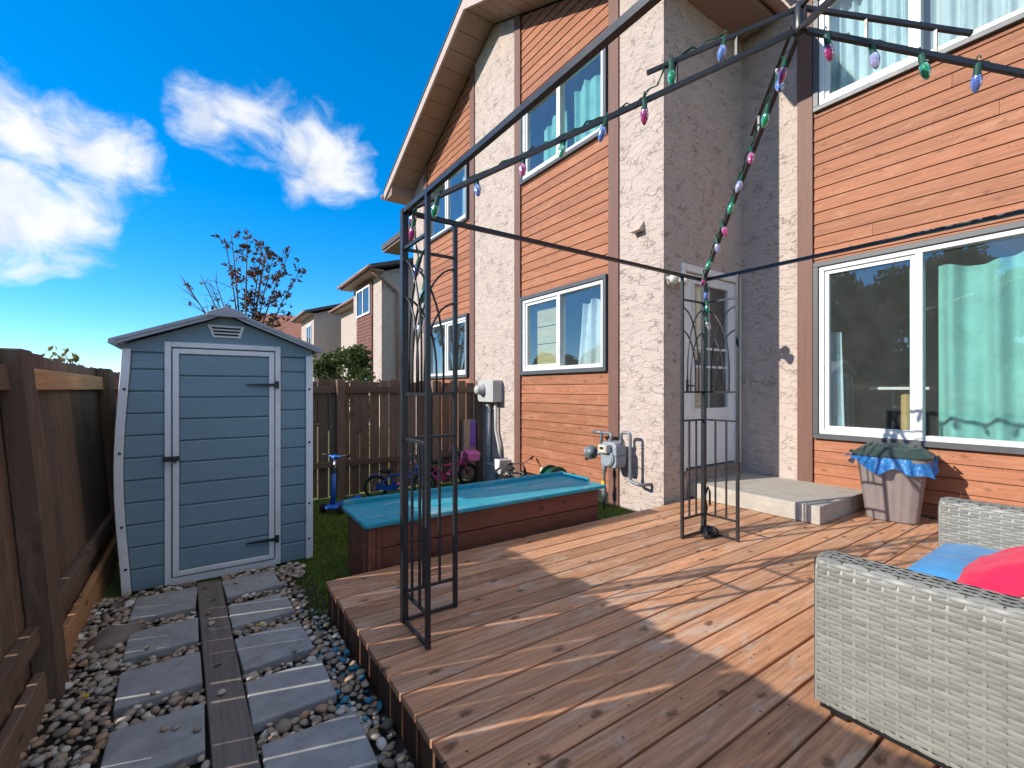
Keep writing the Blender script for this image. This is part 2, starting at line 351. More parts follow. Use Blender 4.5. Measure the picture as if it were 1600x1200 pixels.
def wl(p):
    v = Vector((0, 0, 0))
    while p is not None: v += p.location; p = p.parent
    return v
def link(name, me, parent=None, loc=(0, 0, 0), local=False):
    o = bpy.data.objects.new(name, me); C.objects.link(o)
    o.parent = parent; loc = Vector(loc)
    o.location = loc if (local or parent is None) else loc-wl(parent)
    return o
def part(name, mb, m, parent=None, smooth=False, bev=0, seg=1, local=False, loc=(0, 0, 0)):
    return link(name, mb.mesh(name, m, smooth, bev, seg), parent, loc, local)
def tag(o, label, cat, group=None):
    o['label'] = label; o['category'] = cat
    if group: o['group'] = group
    return o
def struct(o): o['kind'] = 'structure'; return o
def stuff(o): o['kind'] = 'stuff'; return o
def thing(name, label, cat, loc=(0, 0, 0), rz=0, group=None):
    o = bpy.data.objects.new(name, None); C.objects.link(o); o.location = loc; o.rotation_euler = (0, 0, rz); o.empty_display_size = .1
    return tag(o, label, cat, group)
_cache = {}
def piece(name, b, m, parent=None, bev=.003, local=False):
    x0, x1, y0, y1, z0, z1 = b; dx, dy, dz = x1-x0, y1-y0, z1-z0
    k = (round(dx, 4), round(dy, 4), round(dz, 4), m, bev)
    if k not in _cache:
        _cache[k] = MB().box(-dx/2, dx/2, -dy/2, dy/2, -dz/2, dz/2).mesh(name, m, bev=bev)
    return link(name, _cache[k], parent, ((x0+x1)/2, (y0+y1)/2, (z0+z1)/2), local)
def npmesh(name, V, F, m, smooth=False):
    me = bpy.data.meshes.new(name); nv, nf, k = len(V), len(F), F.shape[1]
    me.vertices.add(nv); me.vertices.foreach_set('co', V.astype(np.float32).ravel())
    me.loops.add(nf*k); me.loops.foreach_set('vertex_index', F.astype(np.int32).ravel())
    me.polygons.add(nf); me.polygons.foreach_set('loop_start', np.arange(0, nf*k, k, dtype=np.int32)); me.polygons.foreach_set('loop_total', np.full(nf, k, dtype=np.int32))
    if smooth: me.polygons.foreach_set('use_smooth', np.ones(nf, dtype=bool))
    me.materials.append(MT[m]); me.update(calc_edges=True); return me
def clip(poly, a, b, c):       # keep a*y+b*z <= c
    out = []
    for i, p in enumerate(poly):
        q = poly[(i+1) % len(poly)]; dp, dq = a*p[0]+b*p[1]-c, a*q[0]+b*q[1]-c
        if dp <= 0: out.append(p)
        if dp*dq < 0:
            t = dp/(dp-dq); out.append((p[0]+(q[0]-p[0])*t, p[1]+(q[1]-p[1])*t))
    return out
def smoothstep(a, b, x):
    t = min(1, max(0, (x-a)/(b-a))); return t*t*(3-2*t)
def gz(x, y): return -.2-.16*smoothstep(4.2, 6.8, y)

# ------------------------------------------------------------------ ground, lawn, gravel bed
mb = MB(); mb.box(-300, 300, -300, 300, -.9, -.42); struct(part('ground', mb, 'meadow'))
mb = MB(); mb.grid(lambda u, v: (-.75+5.1*u, 2.6+4.6*v, gz(0, 2.6+4.6*v)-.012), 8, 24); lawn = struct(part('lawn', mb, 'turf_base'))
def lawn_edge(y): return .60+.05*math.sin(y*5.)+.03*math.sin(y*13.+1)
N = 95000
xs = RNG.uniform(.42, 4.28, N); ys = 2.7+RNG.beta(1., 1.35, N)*4.45
le = .60+.05*np.sin(ys*5.)+.03*np.sin(ys*13.+1)+RNG.normal(0, .02, N)
keep = (xs > le) & ~((xs > .66) & (ys < 3.12)) & ~((xs < .84) & (ys > 4.22) & (ys < 5.7)) & ~((xs > 1.0) & (xs < 3.26) & (ys > 3.22) & (ys < 3.8))
xs, ys = xs[keep], ys[keep]; n_ = len(xs)
t = np.clip((ys-4.2)/2.6, 0, 1); zs = -.2-.16*t*t*(3-2*t)-.012
an = RNG.uniform(0, 2*PI, n_); h = RNG.uniform(.018, .042, n_); wd = RNG.uniform(.003, .0055, n_)
lx, ly = RNG.normal(0, .014, n_), RNG.normal(0, .014, n_)
A = np.stack([xs-wd*np.cos(an), ys-wd*np.sin(an), zs], 1); B = np.stack([xs+wd*np.cos(an), ys+wd*np.sin(an), zs], 1); T = np.stack([xs+lx, ys+ly, zs+h], 1)
V = np.stack([A, B, T], 1).reshape(-1, 3); F = np.arange(3*n_).reshape(-1, 3)
o = stuff(link('turf_grass', npmesh('turf_grass', V, F, 'turf'))); tag(o, 'short green turf of the small lawn between shed, planter and house', 'grass')

mb = MB(); mb.grid(lambda u, v: (-.70+1.42*u, -1.6+5.75*v, -.205), 2, 6); gravel = struct(part('gravel_bed', mb, 'soil'))
pav = []
def paver(x0, x1, y0, y1, label, rz=0., tilt=0.):
    b = MB().box(-(x1-x0)/2, (x1-x0)/2, -(y1-y0)/2, (y1-y0)/2, -.05, 0)
    o = part('paver', b, 'paver', None, bev=.007, seg=2)
    o.location = ((x0+x1)/2, (y0+y1)/2, -.145); o.rotation_euler = (tilt, tilt*.7, rz)
    tag(o, label, 'paver', 'concrete pavers laid in two columns to the shed'); pav.append((x0, x1, y0, y1))
PL = ['left column paver nearest the shed door, beside the timber plank', 'left column paver second from the shed, beside the flat brown rock', 'left column paver third from the shed, half in sun', 'left column paver nearest the viewer, cut by the lower edge']
PR = ['right column paver touching the shed threshold near the lawn', 'right column paver second from the shed', 'right column paver third from the shed, next to blue pebbles', 'right column paver fourth from the shed, crossed by two sun streaks', 'right column paver at the lower edge beside the deck']
for (b, lab, rz) in zip([(-.345, -.01, 3.575, 3.935), (-.325, 0., 3.095, 3.40), (-.312, .012, 2.635, 2.95), (-.30, .022, 2.14, 2.46)], PL, (-.03, .01, .03, .0)): paver(*b, lab, rz, .006)
for (b, lab, rz) in zip([(.148, .483, 3.625, 3.955), (.16, .497, 3.15, 3.475), (.175, .51, 2.64, 3.0), (.185, .525, 2.185, 2.52), (.2, .56, 1.70, 2.035)], PR, (.06, .03, .05, .0, -.02)): paver(*b, lab, rz, -.006)
b = MB()
b.prism([(-.01, 4.0), (.135, 3.97), (.185, 2.15), (.21, 1.2), (.06, 1.2), (.037, 2.28)], lambda x, y: (x, y, -.20), lambda x, y: (x, y, -.148))
tag(part('timber_plank', b, 'plank_wood', bev=.004), 'weathered grey timber plank running between the two columns of pavers', 'plank')
# pebbles: the largest ones single, the rest one mass
ico = bmesh.new(); bmesh.ops.create_icosphere(ico, subdivisions=2, radius=1); iv = np.array([v.co[:] for v in ico.verts]); iF = np.array([[v.index for v in f.verts] for f in ico.faces]); ico.free()
bumpv = [1+.16*np.sin(iv@RNG.normal(0, 1.7, 3)+i)+.08*np.sin(iv@RNG.normal(0, 3., 3)) for i in range(6)]
def pebble_shape(i):
    s = np.array([1, RNG.uniform(.68, .9), RNG.uniform(.45, .65)]); return iv*bumpv[i][:, None]*s
pmesh = [npmesh('pebble', pebble_shape(i % 6), iF, 'pebble_obj', True) for i in range(8)]
pmesh_b = [npmesh('pebble', pebble_shape(i % 6), iF, 'pebble_painted', True) for i in range(3)]
spots = []
tries = 0
cell = {}
def free(x, y, r, lay):
    i, j = int(x//.05), int(y//.05)
    for a in (i-1, i, i+1):
        for b_ in (j-1, j, j+1):
            for (X, Y, R) in cell.get((lay, a, b_), ()):
                if (X-x)**2+(Y-y)**2 < (.80*(R+r))**2: return False
    cell.setdefault((lay, i, j), []).append((x, y, r)); return True
def inside(x, y, pad):
    if .0+(4-y)*.025-pad-.01 < x < .145+(4-y)*.025+pad: return True
    return any(a-pad < x < b_+pad and c-pad < y < d_+pad for a, b_, c, d_ in pav)
for lay, nt, zb in ((0, 7500, -.19), (1, 7500, -.172)):
    for _ in range(nt):
        y = random.uniform(.9, 4.16) if lay == 0 else random.uniform(1.2, 4.1); x = random.uniform(-.62, .74)
        r = random.choice((.012, .015, .018, .021, .024, .028))*random.uniform(.9, 1.15)
        if x > .67 and y < 3.14: continue
        if x > lawn_edge(y)+random.uniform(-.04, .05) and y > 3.0: continue
        if y > 4.14 and x > -.5: continue
        if lay == 1 and random.random() < .35: continue
        if inside(x, y, r*.55): continue
        if free(x, y, r, lay): spots.append((x, y, zb+r*.35+random.uniform(-.004, .006), r))
for _ in range(26):     # a few strays lying on pavers and plank
    x, y = random.uniform(-.3, .5), random.uniform(2.2, 3.9)
    if inside(x, y, 0) and random.random() < .55: spots.append((x, y, -.145+.009, random.uniform(.012, .02)))
def cam_size(s): return s[3]/math.dist((s[0], s[1], s[2]), (0, 0, 1.25)) if (s[0] > -.36*s[1]-.05 and s[1] > 1.6) else 0
spots.sort(key=cam_size, reverse=True)
sv, sf, sp, sfp = [], [], [], []; nv = nvp = 0
for k, (x, y, z, r) in enumerate(spots):
    painted = random.random() < (.13 if (x > .50 and y < 3.3) else .003)
    e = (random.uniform(-.4, .4), random.uniform(-.4, .4), random.uniform(0, 2*PI))
    if k < 300:
        o = link('pebble', random.choice(pmesh_b if painted else pmesh), gravel, (x, y, z)); o.scale = (r, r, r); o.rotation_euler = e
    else:
        R = np.array(Matrix.LocRotScale((x, y, z), __import__('mathutils').Euler(e), (r, r, r)))
        P_ = (iv*bumpv[k % 6][:, None]*np.array([1, .8, .55]))@R[:3, :3].T+R[:3, 3]
        if painted: sp.append(P_); sfp.append(iF+nvp); nvp += len(P_)
        else: sv.append(P_); sf.append(iF+nv); nv += len(P_)
stuff(link('pebble_mass', npmesh('pebble_mass', np.concatenate(sv), np.concatenate(sf), 'pebble_mass', True), gravel))
stuff(link('painted_pebble_mass', npmesh('painted_pebble_mass', np.concatenate(sp), np.concatenate(sfp), 'pebble_painted', True), gravel))
R = iv*bumpv[2][:, None]*np.array([.125, .085, .05])*(1+.1*np.sin(iv*9).sum(1))[:, None]
o = link('flat_rock', npmesh('flat_rock', R, iF, 'rock', True), None, (-.40, 3.40, -.155)); o.rotation_euler = (.1, -.15, .5)
tag(o, 'large flat brown rock in the gravel between fence and left pavers', 'rock')

lf = [MB().add([(-.022, 0, .002), (-.006, -.012, .006), (.012, -.008, .003), (.024, 0, .008), (.012, .009, .004), (-.006, .012, .007)], [(0, 1, 2, 3), (0, 3, 4, 5)]).mesh('fallen_leaf', m) for m in ('yellow', 'carton', 'rock')]
for k, (x, y, z, lab) in enumerate(((.30, 3.085, -.150, 'yellow leaf on the pebbles between second and third right pavers'), (-.28, 3.50, -.14, 'brown leaf on pebbles between first and second left pavers'), (.08, 2.75, -.144, 'dull leaf lying on the timber plank'),
        (-.42, 2.8, -.14, 'yellow leaf on the pebbles between fence and left pavers'), (1.9, 2.6, .006, 'brown leaf on the sunlit deck near the left gazebo tower'), (.58, 3.5, -.14, 'dull leaf at the edge of gravel and turf'))):
    o = link('fallen_leaf', lf[k % 3], None, (x, y, z)); o.rotation_euler = (random.uniform(-.3, .3), random.uniform(-.3, .3), k*1.7)
    tag(o, lab, 'leaf', 'fallen leaves')

# ------------------------------------------------------------------ the townhouse
D1, X2 = 4.26, 5.876
house = thing('townhouse', 'two storey townhouse of beige stucco and reddish lap siding behind the deck', 'house', (D1, 3.237, 0))
RK = lambda y: 7.62-.461*abs(y-6.78)
def gclip(poly, off=0.):
    poly = clip(poly, .461, 1, 7.62+off+.461*6.78); return clip(poly, -.461, 1, 7.62+off-.461*6.78) if poly else poly
def ypanel(mb, x0, x1, y0, y1, z0, z1, gable=True):
    p = [(y0, z0), (y1, z0), (y1, z1), (y0, z1)]
    if gable: p = gclip(p, -.01)
    if len(p) > 2: mb.prism(p, lambda y, z: (x0, y, z), lambda y, z: (x1, y, z))
def stucco_part(y0, y1, gable=True, x=D1, z0=-.4, z1=8.5):
    m_ = MB(); ypanel(m_, x, x+.2, y0, y1, z0, z1, gable); return part('stucco_wall', m_, 'stucco', house)
stucco_part(3.237, 3.885); stucco_part(6.12, 7.44); stucco_part(9.76, 10.4)
def trim(y0, y1, x=D1, z0=-.22, z1=8.5, gable=True):
    m_ = MB(); ypanel(m_, x-.022, x+.1, y0+.001, y1-.001, z0, z1, gable); return part('trim_board', m_, 'brown_trim', house)
trim(3.885, 4.05); trim(5.96, 6.12); trim(7.44, 7.61); trim(9.60, 9.76)
def siding(y0, y1, zlo, zhi, x, z0, hole, gable, row=.137, joints=False):
    k = 0; yA, yB = y0, y1
    while z0+k*row < zhi:
        a, b_ = z0+k*row, z0+(k+1)*row-.008; k += 1
        zb = a
        for lo, hi in hole:
            if b_ > lo and a < lo: b_ = lo
            if a < hi and b_ > hi: a = hi
        if any(a >= lo-.001 and b_ <= hi+.001 for lo, hi in hole) or b_-a < .01: continue
        jn = [yA, yB]
        if joints and k % 3 == 1: jn = [yA, 1.0+.31*(k*7 % 5)-.4, yB]
        for y0, y1 in zip(jn[:-1], jn[1:]):
          y1 = y1-(.003 if y1 < yB else 0)
          p = [(y0, a), (y1, a), (y1, b_), (y0, b_)]; q = gclip(p, -.012) if gable else p
          if len(q) < 3: continue
          whole = q == p and abs(b_-a-row+.008) < 1e-6
          key = ('lap', round(y1-y0, 3), row)
          if whole and key in _cache: link('siding_board', _cache[key], house, (x, y0, a)); continue
          yy, za = (y0, a)
          m_ = MB().prism([(y-yy, z-za) for y, z in q], lambda y, z: (-.018+.011*(z+za-zb)/row, y, z), lambda y, z: (.012, y, z))
          me = m_.mesh('siding_board', 'siding')
          if whole: _cache[key] = me
          link('siding_board', me, house, (x, yy, za))
LW = [(1.475, 2.705), (4.50, 5.74)]
siding(4.052, 5.958, -.06, 8, D1+.022, -.05, LW, True)
siding(7.612, 9.598, -.06, 8, D1+.022, -.05, LW, True)
RW = [(.685, 2.70), (4.435, 5.75)]
siding(-4., 2.398, .0, 6.2, X2+.022, 0., RW, False, joints=True)
m_ = MB(); ypanel(m_, X2, X2+.2, 2.563, 3.236, -.3, 6.3, False); part('stucco_wall', m_, 'stucco', house)
trim(2.40, 2.563, X2, -.2, 6.3, False)
# backing walls with the window openings left free
def backing(x, y0, y1, holes, ztop, gable):
    m_ = MB(); zc = -.4
    for lo, hi, a, b_ in holes:
        ypanel(m_, x+.055, x+.2, y0, y1, zc, lo, gable)
        ypanel(m_, x+.055, x+.2, y0, a, lo, hi, gable); ypanel(m_, x+.055, x+.2, b_, y1, lo, hi, gable); zc = hi
    ypanel(m_, x+.055, x+.2, y0, y1, zc, ztop, gable); part('sheathing', m_, 'dark_gap', house)
backing(D1, 3.886, 6.119, [(1.475, 2.705, 4.08, 5.95), (4.50, 5.74, 4.08, 5.95)], 8.5, True)
backing(D1, 7.441, 9.759, [(1.475, 2.705, 7.69, 9.56), (4.50, 5.74, 7.69, 9.56)], 8.5, True)
backing(X2, -4., 2.562, [(.685, 2.70, -.5, 2.39), (4.435, 5.75, .35, 2.39)], 6.3, False)
m_ = MB(); m_.box(X2+.3, X2+.5, 10.4, 13.8, -.4, 6.3); part('stucco_wall', m_, 'stucco', house)
m_ = MB(); m_.box(4.461, 11, 10.2, 10.39, -.4, 6.0); part('stucco_wall', m_, 'stucco', house)

def ring(mb, x0, x1, y0, y1, z0, z1, wd):
    mb.box(x0, x1, y0, y1, z0, z0+wd); mb.box(x0, x1, y0, y1, z1-wd, z1)
    mb.box(x0, x1, y0, y0+wd, z0+wd, z1-wd); mb.box(x0, x1, y1-wd, y1, z0+wd, z1-wd)
def room(x, y0, y1, z0, z1, depth=2.6):
    m_ = MB(); a, b_, c, d_ = y0-.5, y1+.5, z0-.6, z1+.25
    m_.box(x+depth, x+depth+.03, a, b_, c, d_); m_.box(x, x+depth, a, a+.03, c, d_); m_.box(x, x+depth, b_-.03, b_, c, d_)
    m_.box(x, x+depth, a, b_, d_-.03, d_)
    part('room_wall', m_, 'room', house)
    part('room_floor', MB().box(x, x+depth, a+.03, b_-.03, c, c+.03), 'room_floor', house)
def window(x, y0, y1, z0, z1, splits, slider):
    m_ = MB(); ring(m_, x-.04, x+.055, y0, y1, z0, z1, .055); wn = part('window', m_, 'window_trim', house, bev=.004)
    a, b_, c, d_ = y0+.056, y1-.056, z0+.056, z1-.056
    m_ = MB(); ring(m_, x-.018, x+.09, a, b_, c, d_, .05); part('frame', m_, 'vinyl', wn, bev=.004)
    ed = [a+.05]+[s for s in splits]+[b_-.05]
    for s in splits: part('mullion', MB().box(x-.016, x+.085, s-.028, s+.028, c+.051, d_-.051), 'vinyl', wn, bev=.003)
    for i in range(len(ed)-1):
        p0 = ed[i]+(.03 if i else .001); p1 = ed[i+1]-(.03 if i < len(ed)-2 else .001)
        if i in slider:
            m_ = MB(); ring(m_, x+.005, x+.06, p0, p1, c+.051, d_-.051, .042); part('sash', m_, 'vinyl', wn, bev=.003)
        part('pane', MB().box(x+.030, x+.036, p0, p1, c+.045, d_-.045), 'glass', wn)
    return wn
window(D1, 4.08, 5.95, 1.475, 2.705, [5.02], (1,)); room(D1+.2, 4.08, 5.95, 1.475, 2.705)
window(D1, 4.08, 5.95, 4.50, 5.74, [5.02], (1,)); room(D1+.2, 4.08, 5.95, 4.50, 5.74)
window(D1, 7.69, 9.56, 1.475, 2.705, [8.64], (0,)); room(D1+.2, 7.69, 9.56, 1.475, 2.705)
window(D1, 7.69, 9.56, 4.50, 5.74, [8.64], (0,)); room(D1+.2, 7.69, 9.56, 4.50, 5.74)
window(X2, -.5, 2.39, .685, 2.70, [1.455], (1,)); room(X2+.2, -.5, 2.39, .685, 2.70)
window(X2, .35, 2.39, 4.435, 5.75, [1.47], (1,)); room(X2+.2, .35, 2.39, 4.435, 5.75)

# return wall with the back door
m_ = MB()
for (a, b_, c, d_) in ((4.461, 4.56, -.3, 6.2), (5.80, 6.07, -.3, 6.2), (4.56, 5.80, -.3, .30), (4.56, 5.80, 2.70, 6.2)): m_.box(a, b_, 3.237, 3.44, c, d_)
part('stucco_wall', m_, 'stucco', house)
part('room_wall', MB().box(4.4, 6.0, 4.0, 4.04, -.1, 3.0).box(4.5, 5.9, 3.44, 4.0, 2.75, 2.8), 'room', house)
def xring(mb, y0, y1, x0, x1, z0, z1, wd):
    mb.box(x0, x1, y0, y1, z0, z0+wd); mb.box(x0, x1, y0, y1, z1-wd, z1)
    mb.box(x0, x0+wd, y0, y1, z0+wd, z1-wd); mb.box(x1-wd, x1, y0, y1, z0+wd, z1-wd)
m_ = MB(); y0 = 3.215
for b in ((4.56, 4.64, .30, 2.62), (5.72, 5.80, .30, 2.62), (4.56, 5.80, 2.62, 2.70)): m_.box(b[0], b[1], y0, 3.40, b[2], b[3])
part('door_frame', m_, 'door_white', house, bev=.006)
m_ = MB(); m_.box(4.65, 4.83, 3.25, 3.29, .33, 2.61); m_.box(5.545, 5.71, 3.25, 3.29, .33, 2.61); m_.box(4.83, 5.545, 3.25, 3.29, .33, 1.02); m_.box(4.83, 5.545, 3.25, 3.29, 2.50, 2.61)
door = part('storm_door', m_, 'door_white', house, bev=.004)
m_ = MB(); xring(m_, 3.238, 3.2499, 4.80, 5.575, .99, 2.53, .03); part('window_bead', m_, 'door_white', door, bev=.002)
part('pane', MB().box(4.83, 5.545, 3.268, 3.273, 1.02, 2.50), 'glass', door)
for z in (1.74, 1.52): part('glazing_bar', MB().box(4.83, 5.545, 3.258, 3.267, z-.014, z+.014), 'door_white', door)
part('glazing_bar', MB().box(5.17, 5.20, 3.276, 3.282, 1.02, 2.50), 'door_white', door)
part('kick_plate', MB().box(4.70, 5.66, 3.244, 3.2495, .38, .92), 'door_white', door, bev=.003)
part('door_handle', MB().box(4.675, 4.70, 3.225, 3.249, 1.22, 1.36).tube([(4.69, 3.23, 1.29), (4.69, 3.19, 1.29), (4.77, 3.185, 1.29)], .009, 8), 'black_metal', door)
part('inner_door', MB().box(4.66, 5.70, 3.36, 3.39, .33, 2.6), 'brown_trim', house)
part('inner_door_strip', MB().box(5.04, 5.2, 3.345, 3.359, 1.7, 2.5), 'cream', house)
part('door_sill', MB().box(4.56, 5.80, 3.18, 3.40, .265, .299), 'soffit', house, bev=.004)

# roof of the gable block: rake soffit panels, fascia, shingles
def ridge_prism(y0, y1, off0, off1, x0, x1):
    return MB().prism([(y0, RK(y0)+off0), (y1, RK(y1)+off0), (y1, RK(y1)+off1), (y0, RK(y0)+off1)], lambda y, z: (x0, y, z), lambda y, z: (x1, y, z))
for ya, yb in ((2.80, 6.78), (6.78, 10.76)):
    part('roof_slope', ridge_prism(ya, yb, .06, .20, 3.70, 11.5), 'shingles', house)
    part('fascia_board', ridge_prism(ya, yb, -.01, .175, 3.66, 3.698), 'fascia', house)
    part('roof_edge', ridge_prism(ya, yb, .18, .205, 3.645, 3.699), 'shingles', house)
    n = 13; s_ = (yb-ya)/n
    for k in range(n):
        part('soffit_panel', ridge_prism(ya+k*s_+.006, ya+(k+1)*s_-.006, .012, .03, 3.70, D1-.001), 'soffit', house)
    part('soffit_board', ridge_prism(ya, yb, .032, .058, 3.70, D1+.3), 'dark_gap', house)
for s_ in (-1, 1):      # boxed eave returns and eave soffits
    ye = 6.78+s_*3.98; yw = 6.78+s_*3.55; z = RK(ye)
    lo, hi = min(ye, yw), max(ye, yw)
    m_ = MB().prism([(ye, z-.02), (yw, z-.02), (yw, RK(yw)-.0), (ye, z+.05)], lambda y, zz: (3.70, y, zz), lambda y, zz: (D1-.002 if s_ > 0 else 5.8, y, zz))
    part('eave_box', m_, 'soffit', house)
    part('gutter', MB().tube([(3.62, ye+s_*.06, z+.08), (11., ye+s_*.06, z+.08)], .06, 8), 'gutter', house, smooth=True)
for y0, y1 in ((-6., 2.78), (10.78, 16.)):
    b = MB().prism([(5.35, 6.16), (11.5, 9.0), (11.5, 9.2), (5.35, 6.34)], lambda x, z: (x, y0, z), lambda x, z: (x, y1, z))
    part('roof_slope', b, 'shingles', house)
    part('soffit_board', MB().box(5.40, 6.0, y0, y1, 6.10, 6.155), 'soffit', house)
# hooded wall vent
b = MB().prism([(0, 0), (.10, 0), (0, .13)], lambda x, z: (D1-x, 3.505, 3.08+z), lambda x, z: (D1-x, 3.64, 3.08+z)); part('wall_vent', b, 'fascia', house, bev=.004)
# curtains and things seen through the panes
def curtain(x, y0, y1, z0, z1, m, label, folds=7, amp=.035, sag=.0, taper=0., seed=0):
    rr = random.Random(seed); ph = [rr.uniform(0, 6) for _ in range(4)]
    def fn(u, v):
        yy = y0+(y1-y0)*(u+taper*(1-v)*(u-.5)); top = z1-sag*abs(math.sin(u*folds*PI*.5+ph[1]))-sag*.5*u
        zz_ = z0+(top-z0)*v+(1-v)*.02*math.sin(u*9+ph[3])
        return (x+amp*math.sin(u*folds*2*PI+ph[0]+.5*math.sin(v*3+ph[2]))+amp*.5*math.sin(u*folds*3.7*PI+ph[2]), yy, zz_)
    return tag(part('curtain', MB().grid(fn, 90, 10), m, smooth=True), label, 'curtain')
curtain(X2+.17, -.4, 1.36, .72, 2.52, 'curtain_teal', 'pale teal curtain with a sagging top edge behind the wide patio pane', 6, .045, .07, 0, 3)
curtain(X2+.16, 2.18, 2.33, .75, 1.9, 'curtain_blue', 'narrow pale curtain at the left edge of the big patio window', 2, .02, 0, .5, 1)
curtain(X2+.16, 1.50, 1.57, .75, 2.5, 'curtain_teal', 'thin green curtain edge beside the mullion of the big patio window', 1, .015, 0, 0, 2)
curtain(X2+.15, 1.52, 2.33, 4.46, 5.70, 'curtain_blue', 'pale sheer curtain behind the upper window on the right', 7, .03, 0, 0, 4)
curtain(X2+.15, .4, 1.40, 4.46, 5.70, 'curtain_white', 'white curtain behind the right pane of the upper right window', 7, .03, 0, 0, 5)
curtain(D1+.17, 4.12, 4.85, 4.55, 5.55, 'curtain_teal', 'pale teal curtain in the right pane of the upper middle window', 4, .025, .06, 0, 6)
curtain(D1+.17, 5.06, 5.62, 4.55, 5.40, 'curtain_teal', 'pale teal curtain in the left pane of the upper middle window', 3, .025, .10, 0, 7)
curtain(D1+.17, 4.14, 4.72, 1.5, 2.50, 'curtain_white', 'sheer white curtain hanging in the middle ground floor window', 4, .03, .05, .45, 8)
curtain(D1+.17, 7.75, 8.25, 4.55, 5.6, 'curtain_blue', 'blue white curtain in the neighbouring upper window', 4, .03, 0, 0, 9)
tag(piece('board', (D1+.16, D1+.18, 5.08, 5.74, 1.52, 2.50), 'osb', bev=.002), 'tan particle board standing behind the left pane of the middle ground floor window', 'board')
for z in (1.95, 2.22): part('board_seam', MB().box(D1+.156, D1+.1595, 5.09, 5.73, z-.006, z+.006), 'dark_gap', bpy.data.objects['board'])
tb = thing('cat_post', 'wooden post with a white shelf seen inside through the patio window', 'post', (6.75, 1.78, .1))
part('post', MB().lathe([(.055, .1), (.055, 1.24)], 14, Matrix.Translation((6.75, 1.78, 0))), 'post_wood', tb, smooth=True)
part('shelf', MB().box(6.6, 6.9, 1.55, 2.1, 1.241, 1.275), 'vinyl', tb, bev=.004); part('foot', MB().box(6.6, 6.9, 1.6, 1.96, .07, .099), 'post_wood', tb, bev=.004)

# ------------------------------------------------------------------ deck and step
deck = thing('deck', 'low wooden deck of reddish brown boards in front of the patio window', 'deck', (3., 1., -.2))
yk = 1.046+.149*14
while yk > -1.7:
    piece('deck_board', (.68+random.uniform(-.004, .004), 5.85, yk-.1385, yk-.0005, -.032, random.uniform(-.0015, .0015)), 'deck_wood', deck, bev=.003); yk -= .149
yk = 3.12
while yk > -1.6:
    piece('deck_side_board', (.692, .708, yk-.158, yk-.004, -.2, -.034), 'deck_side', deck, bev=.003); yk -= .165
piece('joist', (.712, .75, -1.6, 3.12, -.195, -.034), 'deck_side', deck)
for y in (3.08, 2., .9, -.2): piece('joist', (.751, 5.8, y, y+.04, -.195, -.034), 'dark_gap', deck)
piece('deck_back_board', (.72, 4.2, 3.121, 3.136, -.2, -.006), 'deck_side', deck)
struct(part('foundation', MB().box(.76, 5.8, -1.6, 3.05, -.6, -.24), 'soil'))
st = MB().box(4.69, 5.862, 1.86, 3.225, .003, .172)
tag(part('concrete_step', st, 'concrete', bev=.008, seg=2), 'pale concrete slab step on the deck below the back door', 'step')

# ------------------------------------------------------------------ fences
def lean_fence():
    f = thing('left_fence', 'dark brown board fence leaning along the left side of the gravel', 'fence', (-.60, 2., -.2))
    ang = math.radians(4.6); tn = math.tan(ang)
    X = lambda z, d=0.: -.605-(z+.2)*tn+d      # inner face of boards
    def lp(name, y0, y1, z0, z1, d0, d1, m, bev=.003, dz=0.):
        key = ('lean', round(y1-y0, 3), round(z0, 3), round(z1, 3), d0, d1, m)
        if key not in _cache:
            L = y1-y0; b = MB()
            b.add([(X(z0, d0)+.6, 0, z0), (X(z0, d1)+.6, 0, z0), (X(z0, d1)+.6, L, z0), (X(z0, d0)+.6, L, z0), (X(z1, d0)+.6, 0, z1), (X(z1, d1)+.6, 0, z1), (X(z1, d1)+.6, L, z1), (X(z1, d0)+.6, L, z1)],
                  [(0,3,2,1),(4,5,6,7),(0,1,5,4),(1,2,6,5),(2,3,7,6),(3,0,4,7)])
            _cache[key] = b.mesh(name, m, bev=bev)
        return link(name, _cache[key], f, (-.6, y0, dz))
    y = -1.8
    while y < 7.1:
        wd = random.choice((.136, .14, .144)); zt = random.choice((1.425, 1.435, 1.445))
        lp('fence_board', y, y+wd, -.24, zt, -.016, 0., 'fence_wood'); y += wd+random.choice((.003, .004, .005, .005, .006, .008, .013, .019))
    ps = (-1.45, .60, 2.90, 5.30)
    for p in ps: lp('post', p, p+.15, -.3, 1.43, .001, .092, 'fence_wood', .006)
    for i, p in enumerate(ps):
        e = ps[i+1] if i < len(ps)-1 else 7.05
        lp('rail', p+.151, e-.001, 1.245, 1.355, .0015, .042, 'new_and_lit_lumber' if i == 2 else 'fence_rail_wood', .004)
        lp('rail', p+.151, e-.001, .105, .19, .0015, .045, 'fence_rail_wood', .004)
        lp('kick_board', p+.155, e-.004, -.215, -.02, .012, .05, 'new_and_lit_lumber' if i == 2 else 'fence_rail_wood', .004)  # orange kick board has window-reflected sunlight put into its colour
    return f
lean_fence()
bf = thing('back_fence', 'dark brown board fence across the back of the lawn behind the bicycles', 'fence', (2., 7.15, -.36))
x = -.72
while x < 4.13:
    wd = random.choice((.138, .142, .146))
    piece('fence_board', (x, x+wd, 7.142, 7.16, -.36+random.choice((0, .02)), random.choice((1.36, 1.385, 1.40))), 'fence_wood', bf, bev=.003); x += wd+random.choice((.008, .013, .017))
for p in (-.5, 1.69, 3.22, 4.08):
    piece('post', (p, p+.115, 7.03, 7.141, -.4, 1.39), 'fence_wood', bf, bev=.006)
